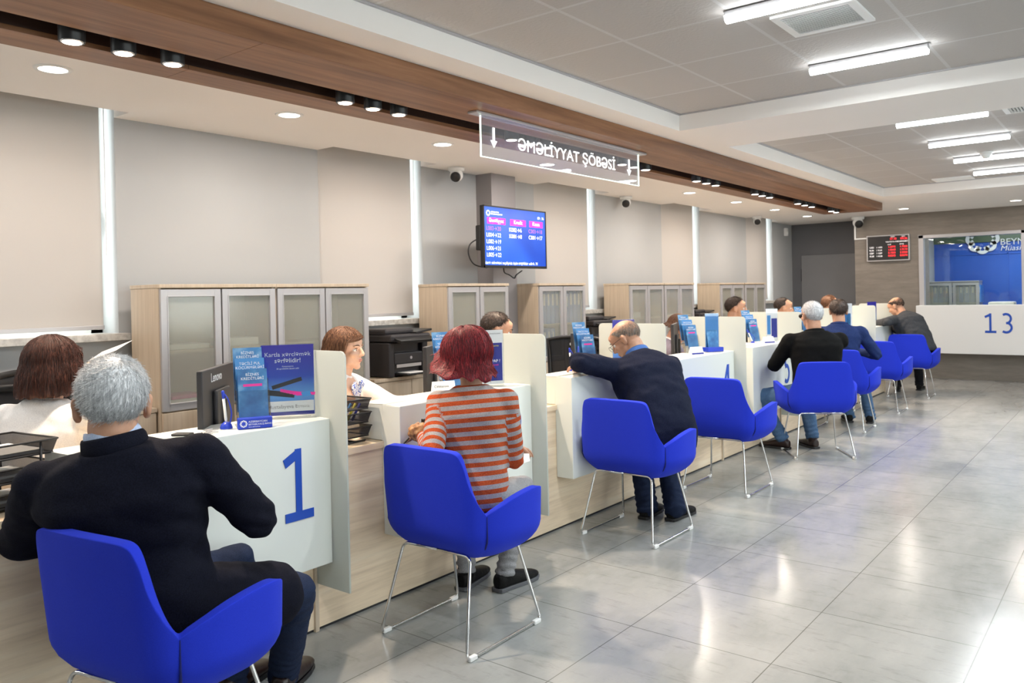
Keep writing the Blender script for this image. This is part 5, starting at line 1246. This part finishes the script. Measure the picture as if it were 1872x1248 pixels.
# ---- 3: bald man leaning on desk 3
if DO('p3'):
    p = Person('bald man with glasses in a navy jacket leaning over desk 3 and writing', (-2.29, 4.33, .54), 62, lean=14, lean2=36, hyaw=100, hpitch=38, sh=.195, girth=1.18, k=1.03,
               handL=(-2.78, 4.18, .955), elL=(-.2, -1, .25), handR=(-2.82, 4.40, .95), elR=(.3, .9, -.6), footL=(-2.47, 4.45, .09), footR=(-2.31, 4.51, .09), kneeL=(-.6, .7, .5), kneeR=(-.6, .8, .5))
    p.fd = {-1: (-.1, 1, 0), 1: (.1, 1, 0)}
    p.body(hl=dict(fwd=(-.5, .8, -.2), palm=(-.2, 0, -1), curl=50), hrr=dict(fwd=(-.9, .2, -.1), curl=40))
    p.hair('hair_salt', mens(62, 90, 118, lambda a: 62 if a < 60 else 62-(a-60)*.22), pole=(0, -.20, .97), n=4000, L=.014, lift=.15, wid=.0007, th=.002, jit=.25, shell=False)
    p.face('hair_salt'); p.top('navy_jersey', fit=1.0, hem=-.09, flare=.0, amp=.006, sq=1.02, arm=1.08, bulge=.02)
    p.collar('blue_shirt', 'shirt_collar', .074, .050, lift=.016); p.collar('navy_jersey', 'jacket_collar', .085, .030); p.cuffs('grey_jacket', .99, .036); p.trousers('dark_denim', 1.02, hem=.07, hemr=.062); p.shoes('shoe_black')
    g = MB()
    for q in (-1, 1):
        g.tube([p.P(q*.083, -.012, .012), p.P(q*.078, .05, .014), p.P(q*.062, .098, .012)], .0015, 6)
        g.tube([p.P(q*.034+.026*math.cos(2*PI*i/16), .108, .004+.018*math.sin(2*PI*i/16)) for i in range(17)], .0013, 6, False)
    g.tube([p.P(-.010, .112, .008), p.P(.010, .112, .008)], .0013, 6).obj('glasses', 'black_plastic', p.root, True); p.finish()
    tag(MB().tube([(-2.815, 4.225, .93), (-2.79, 4.20, 1.075)], .0045, 8).obj('pen', 'brand_blue', None, True), 'blue pen in the writing hand of the bald man', 'pen')
# ---- 10: man in black at desk 5
if DO('p4'):
    p = Person('grey-haired man in sunglasses and a black sweater seated at desk 5', (-2.20, 6.95, .52), 38, lean=4, lean2=8, hyaw=50, hpitch=6, sh=.205, girth=1.14, k=1.02,
               handL=(-2.52, 7.16, .88), elL=(-.6, -.5, -1), handR=(-2.50, 7.38, .90), elR=(.8, .1, -1), footL=(-2.54, 7.04, .09), footR=(-2.34, 7.22, .09), kneeL=(-.8, -.25, .8), kneeR=(-.3, .3, 1))
    p.fd = {-1: (-1, .1, 0), 1: (-.7, .6, 0)}
    p.body()
    p.hair('hair_grey', mens(66, 90, 120), pole=(0, -.45, .88), n=3500, L=.02, lift=.3, wid=.0012)
    p.face('hair_grey'); p.top('black_knit', 'sweater', fit=1.0, hem=-.06, amp=.003, arm=1.08); p.collar('black_knit', 'sweater_collar', .080, .035)
    p.trousers('blue_denim', 1.05, hem=.12); p.shoes('shoe_brown')
    MB().ell(p.P(-.036, .098, .004), (.027, .007, .020), p.H).ell(p.P(.036, .098, .004), (.027, .007, .020), p.H).tube([p.P(-.083, -.01, .012), p.P(-.074, .07, .012)], .003, 6).tube([p.P(.083, -.01, .012), p.P(.074, .07, .012)], .003, 6).obj('sunglasses', 'black_plastic', p.root, True); p.finish()
# ---- 11: dark-haired man in blue suit
if DO('p5'):
    p = Person('dark-haired man in a blue suit jacket and jeans behind the man in black', (-2.42, 8.36, .53), 20, lean=8, lean2=10, hyaw=25, hpitch=8, sh=.195, girth=1.05,
               handL=(-2.72, 8.62, .93), handR=(-2.34, 8.76, .74), elR=(.9, 0, -.8), elL=(-.8, -.5, -.3), footL=(-2.48, 8.82, .09), footR=(-2.28, 8.86, .09))
    p.body(vox=.008); p.hair('hair_dark', mens(64, 90, 116), n=1500, L=.03, wid=.0018, th=.010); p.face()
    p.top('blue_suit', fit=1.0, hem=-.06, amp=.005); p.collar('blue_suit', 'jacket_collar', .082, .036); p.trousers('blue_denim', 1.0); p.shoes('shoe_black'); p.finish()
# ---- 13: man in charcoal jacket, far end
if DO('p6'):
    p = Person('balding man in a charcoal jacket leaning over the last desk', (-2.30, 11.36, .60), 62, lean=18, lean2=38, hyaw=78, hpitch=30, sh=.20, girth=1.15,
               handL=(-2.80, 11.15, .93), handR=(-2.84, 11.5, .93), footL=(-2.66, 11.72, .09), footR=(-2.44, 11.98, .09), elL=(0, -1, 0), kneeL=(-.5, .8, .5), kneeR=(-.5, .8, .5))
    p.fd = {-1: (-.2, 1, 0), 1: (0, 1, 0)}
    p.body(vox=.008); p.hair('hair_dark', mens(62, 90, 118, lambda a: 60 if a < 60 else 60-(a-60)*.25), pole=(0, -.2, .97), n=2000, L=.018, wid=.0014, th=.003, lift=.15, shell=False); p.face()
    p.top('charcoal', fit=1.02, hem=-.06, amp=.006); p.collar('charcoal', 'jacket_collar', .082, .03); p.trousers('black_suit', 1.0, hem=.1); p.shoes('shoe_black'); p.finish()
# ---- staff
def bob(ln=.16, fr=48, out=.012, part=0):
    def f(s, sp, az, t, up):
        a = math.degrees(az) % 360; a = a if a <= 180 else 360-a
        th1 = 60 if a < fr-15 else 60+(a-(fr-15))*1.6 if a < fr+5 else 92
        up2 = up+.010+.008*min(t/.5, 1)+.002*math.sin(az*13)
        if t < .5: return sp(az, R(th1*t/.5), up2)
        q, nn = sp(az, R(th1), up2); u = (t-.5)/.5; o = V((nn.x, nn.y, 0)).normalized()
        l = 0.012 if a < fr-10 else ln*min(1, max(0, (a-(fr-10))/12))+.006*math.sin(az*17)
        return q+V((0, 0, -l*u))+o*(out*math.sin(u*PI)+.022*u*u)+V((0, -1, 0))*(.012*u if a < 100 else -.004*u), nn
    return f
if DO('s1'):
    p = Person('person with shoulder-length dark red hair and white blouse, seen from behind at desk 1', (-3.45, 1.36, .53), 38, lean=2, lean2=5, hyaw=30, hpitch=5, female=True, sh=.165, girth=.93, k=.97,
               handL=(-3.70, 1.60, .85), handR=(-3.28, 1.50, 1.13), footL=(-3.7, 1.7, .09), footR=(-3.5, 1.8, .09), elR=(.6, -.3, -1), skin='skin_pale')
    p.body(); p.hair('hair_auburn', None, pole=(0, -.1, .99), n=4500, longf=bob(.145, 45), wid=.0010, jit=.35, seg=5, seed=5); p.face()
    p.top('white_shirt', 'blouse', fit=.98, amp=.004, cuff=.034); p.collar('white_shirt', 'blouse_collar', .062, .02); p.trousers('black_suit', .95); p.shoes('shoe_black'); p.finish()
    tag(MB().prism([(0, -.02), (.10, .012), (.165, .05), (.05, .012)], (-3.28, 1.46, 1.20), (.45, .85, .05), (-.3, .2, .95), (.8, -.5, .2), .0015).obj('paper_sheet', 'paper'), 'folded white paper held up beside the dark red hair', 'paper')
if DO('s2'):
    p = Person('person with long brown hair, white shirt and blue scarf looking right behind desk 2', (-3.52, 2.86, .50), -62, lean=6, lean2=6, hyaw=-68, hpitch=3, female=True, sh=.165, girth=.92, k=.97,
               handL=(-3.10, 3.08, .84), handR=(-3.12, 2.72, .80), footL=(-3.15, 3.05, .09), footR=(-3.15, 2.8, .09), elL=(.1, .9, -.8), elR=(0, -.5, -1), skin='skin_pale')
    p.body(vox=.0045); p.hair('hair_brown', None, pole=(.15, .05, .98), n=5000, longf=bob(.13, 62, .006), wid=.0012, jit=.3, seg=5, seed=8); p.face('hair_brown')
    p.top('white_shirt', 'blouse', fit=.98, amp=.003, cuff=.034); p.collar('white_shirt', 'blouse_collar', .060, .03)
    g = MB()
    for q in (-1, 1): g.obox(p.p3+p.F2*.10-p.t2*.085+p.R2*q*.022, p.R2-p.t2*.9*q, p.t2+p.R2*.9*q*1, p.F2+p.t2*.35, .024, .062, .010)
    organic(g, 'scarf', 'scarf_print', p.root, .005, 3, wrinkle(.004, 40)); p.trousers('black_suit', .95); p.shoes('shoe_black'); p.finish()
if DO('s3'):
    p = Person('head top of a dark-haired staff member behind the white stand of desk 2', (-3.45, 4.06, .53), -50, lean=5, hyaw=-40, hpitch=18, sh=.19, handL=(-3.05, 4.3, .78), handR=(-3.05, 4.0, .78), footL=(-3.1, 4.2, .09), footR=(-3.1, 4.0, .09))
    p.body(vox=.008); p.hair('hair_brown' if False else 'hair_dark', mens(66, 90, 118), n=2500, L=.02, wid=.0012, jit=.35); p.face(); p.top('black_suit', fit=1.0); p.trousers('black_suit'); p.shoes('shoe_black'); p.finish()
if DO('s4'):
    p = Person('person with tied brown hair bending forward in a grey jacket behind desk 4', (-3.44, 6.34, .50), -35, lean=12, lean2=28, hyaw=-60, hpitch=38, female=True, sh=.17, k=.98, handL=(-3.12, 6.75, .80), handR=(-3.08, 6.55, .80), footL=(-3.2, 6.7, .09), footR=(-3.2, 6.5, .09))
    p.body(vox=.008); p.hair('hair_brown', None, pole=(0, -.3, .95), n=2500, longf=bob(.04, 50, .004), wid=.0016, jit=.3); p.face(); p.top('grey_jacket', fit=1.0, amp=.005); p.collar('white_shirt', 'blouse_collar', .062, .04); p.trousers('black_suit'); p.shoes('shoe_black'); p.finish()
if DO('s5'):
    p = Person('dark-haired man in a black suit facing right behind desk 5', (-3.48, 8.10, .57), -60, lean=4, lean2=6, hyaw=-62, hpitch=6, sh=.19, handL=(-3.05, 8.3, .78), handR=(-3.05, 8.0, .78), footL=(-3.1, 8.3, .09), footR=(-3.1, 8.0, .09))
    p.body(); p.hair('hair_dark', mens(60, 88, 116), n=2500, L=.022, wid=.0014); p.face(); p.top('black_suit', fit=1.0); p.collar('white_shirt', 'shirt_collar', .066, .045, lift=.01); p.trousers('black_suit'); p.shoes('shoe_black'); p.finish()
if DO('s6'):
    p = Person('man with receding dark hair facing right behind desk 6', (-3.48, 9.50, .54), -60, lean=5, lean2=6, hyaw=-60, hpitch=8, sh=.19, handL=(-3.05, 9.7, .78), handR=(-3.05, 9.3, .78), footL=(-3.1, 9.7, .09), footR=(-3.1, 9.4, .09))
    p.body(vox=.007); p.hair('hair_dark', mens(50, 88, 116), pole=(0, -.45, .9), n=2000, L=.014, wid=.0014); p.face(); p.top('white_shirt', 'shirt'); p.trousers('black_suit'); p.shoes('shoe_black'); p.finish()
if DO('s7'):
    p = Person('brown hair of a staff member just visible behind desk 7', (-3.40, 11.10, .56), -50, lean=5, hyaw=-50, sh=.18, handL=(-3.05, 11.3, .78), handR=(-3.05, 11.0, .78), footL=(-3.05, 11.3, .09), footR=(-3.05, 11.0, .09), k=.98)
    p.body(vox=.008); p.hair('hair_brown', mens(62, 90, 118), n=1500, L=.03, wid=.0018); p.face(); p.top('white_shirt', 'shirt'); p.trousers('black_suit'); p.shoes('shoe_black'); p.finish()
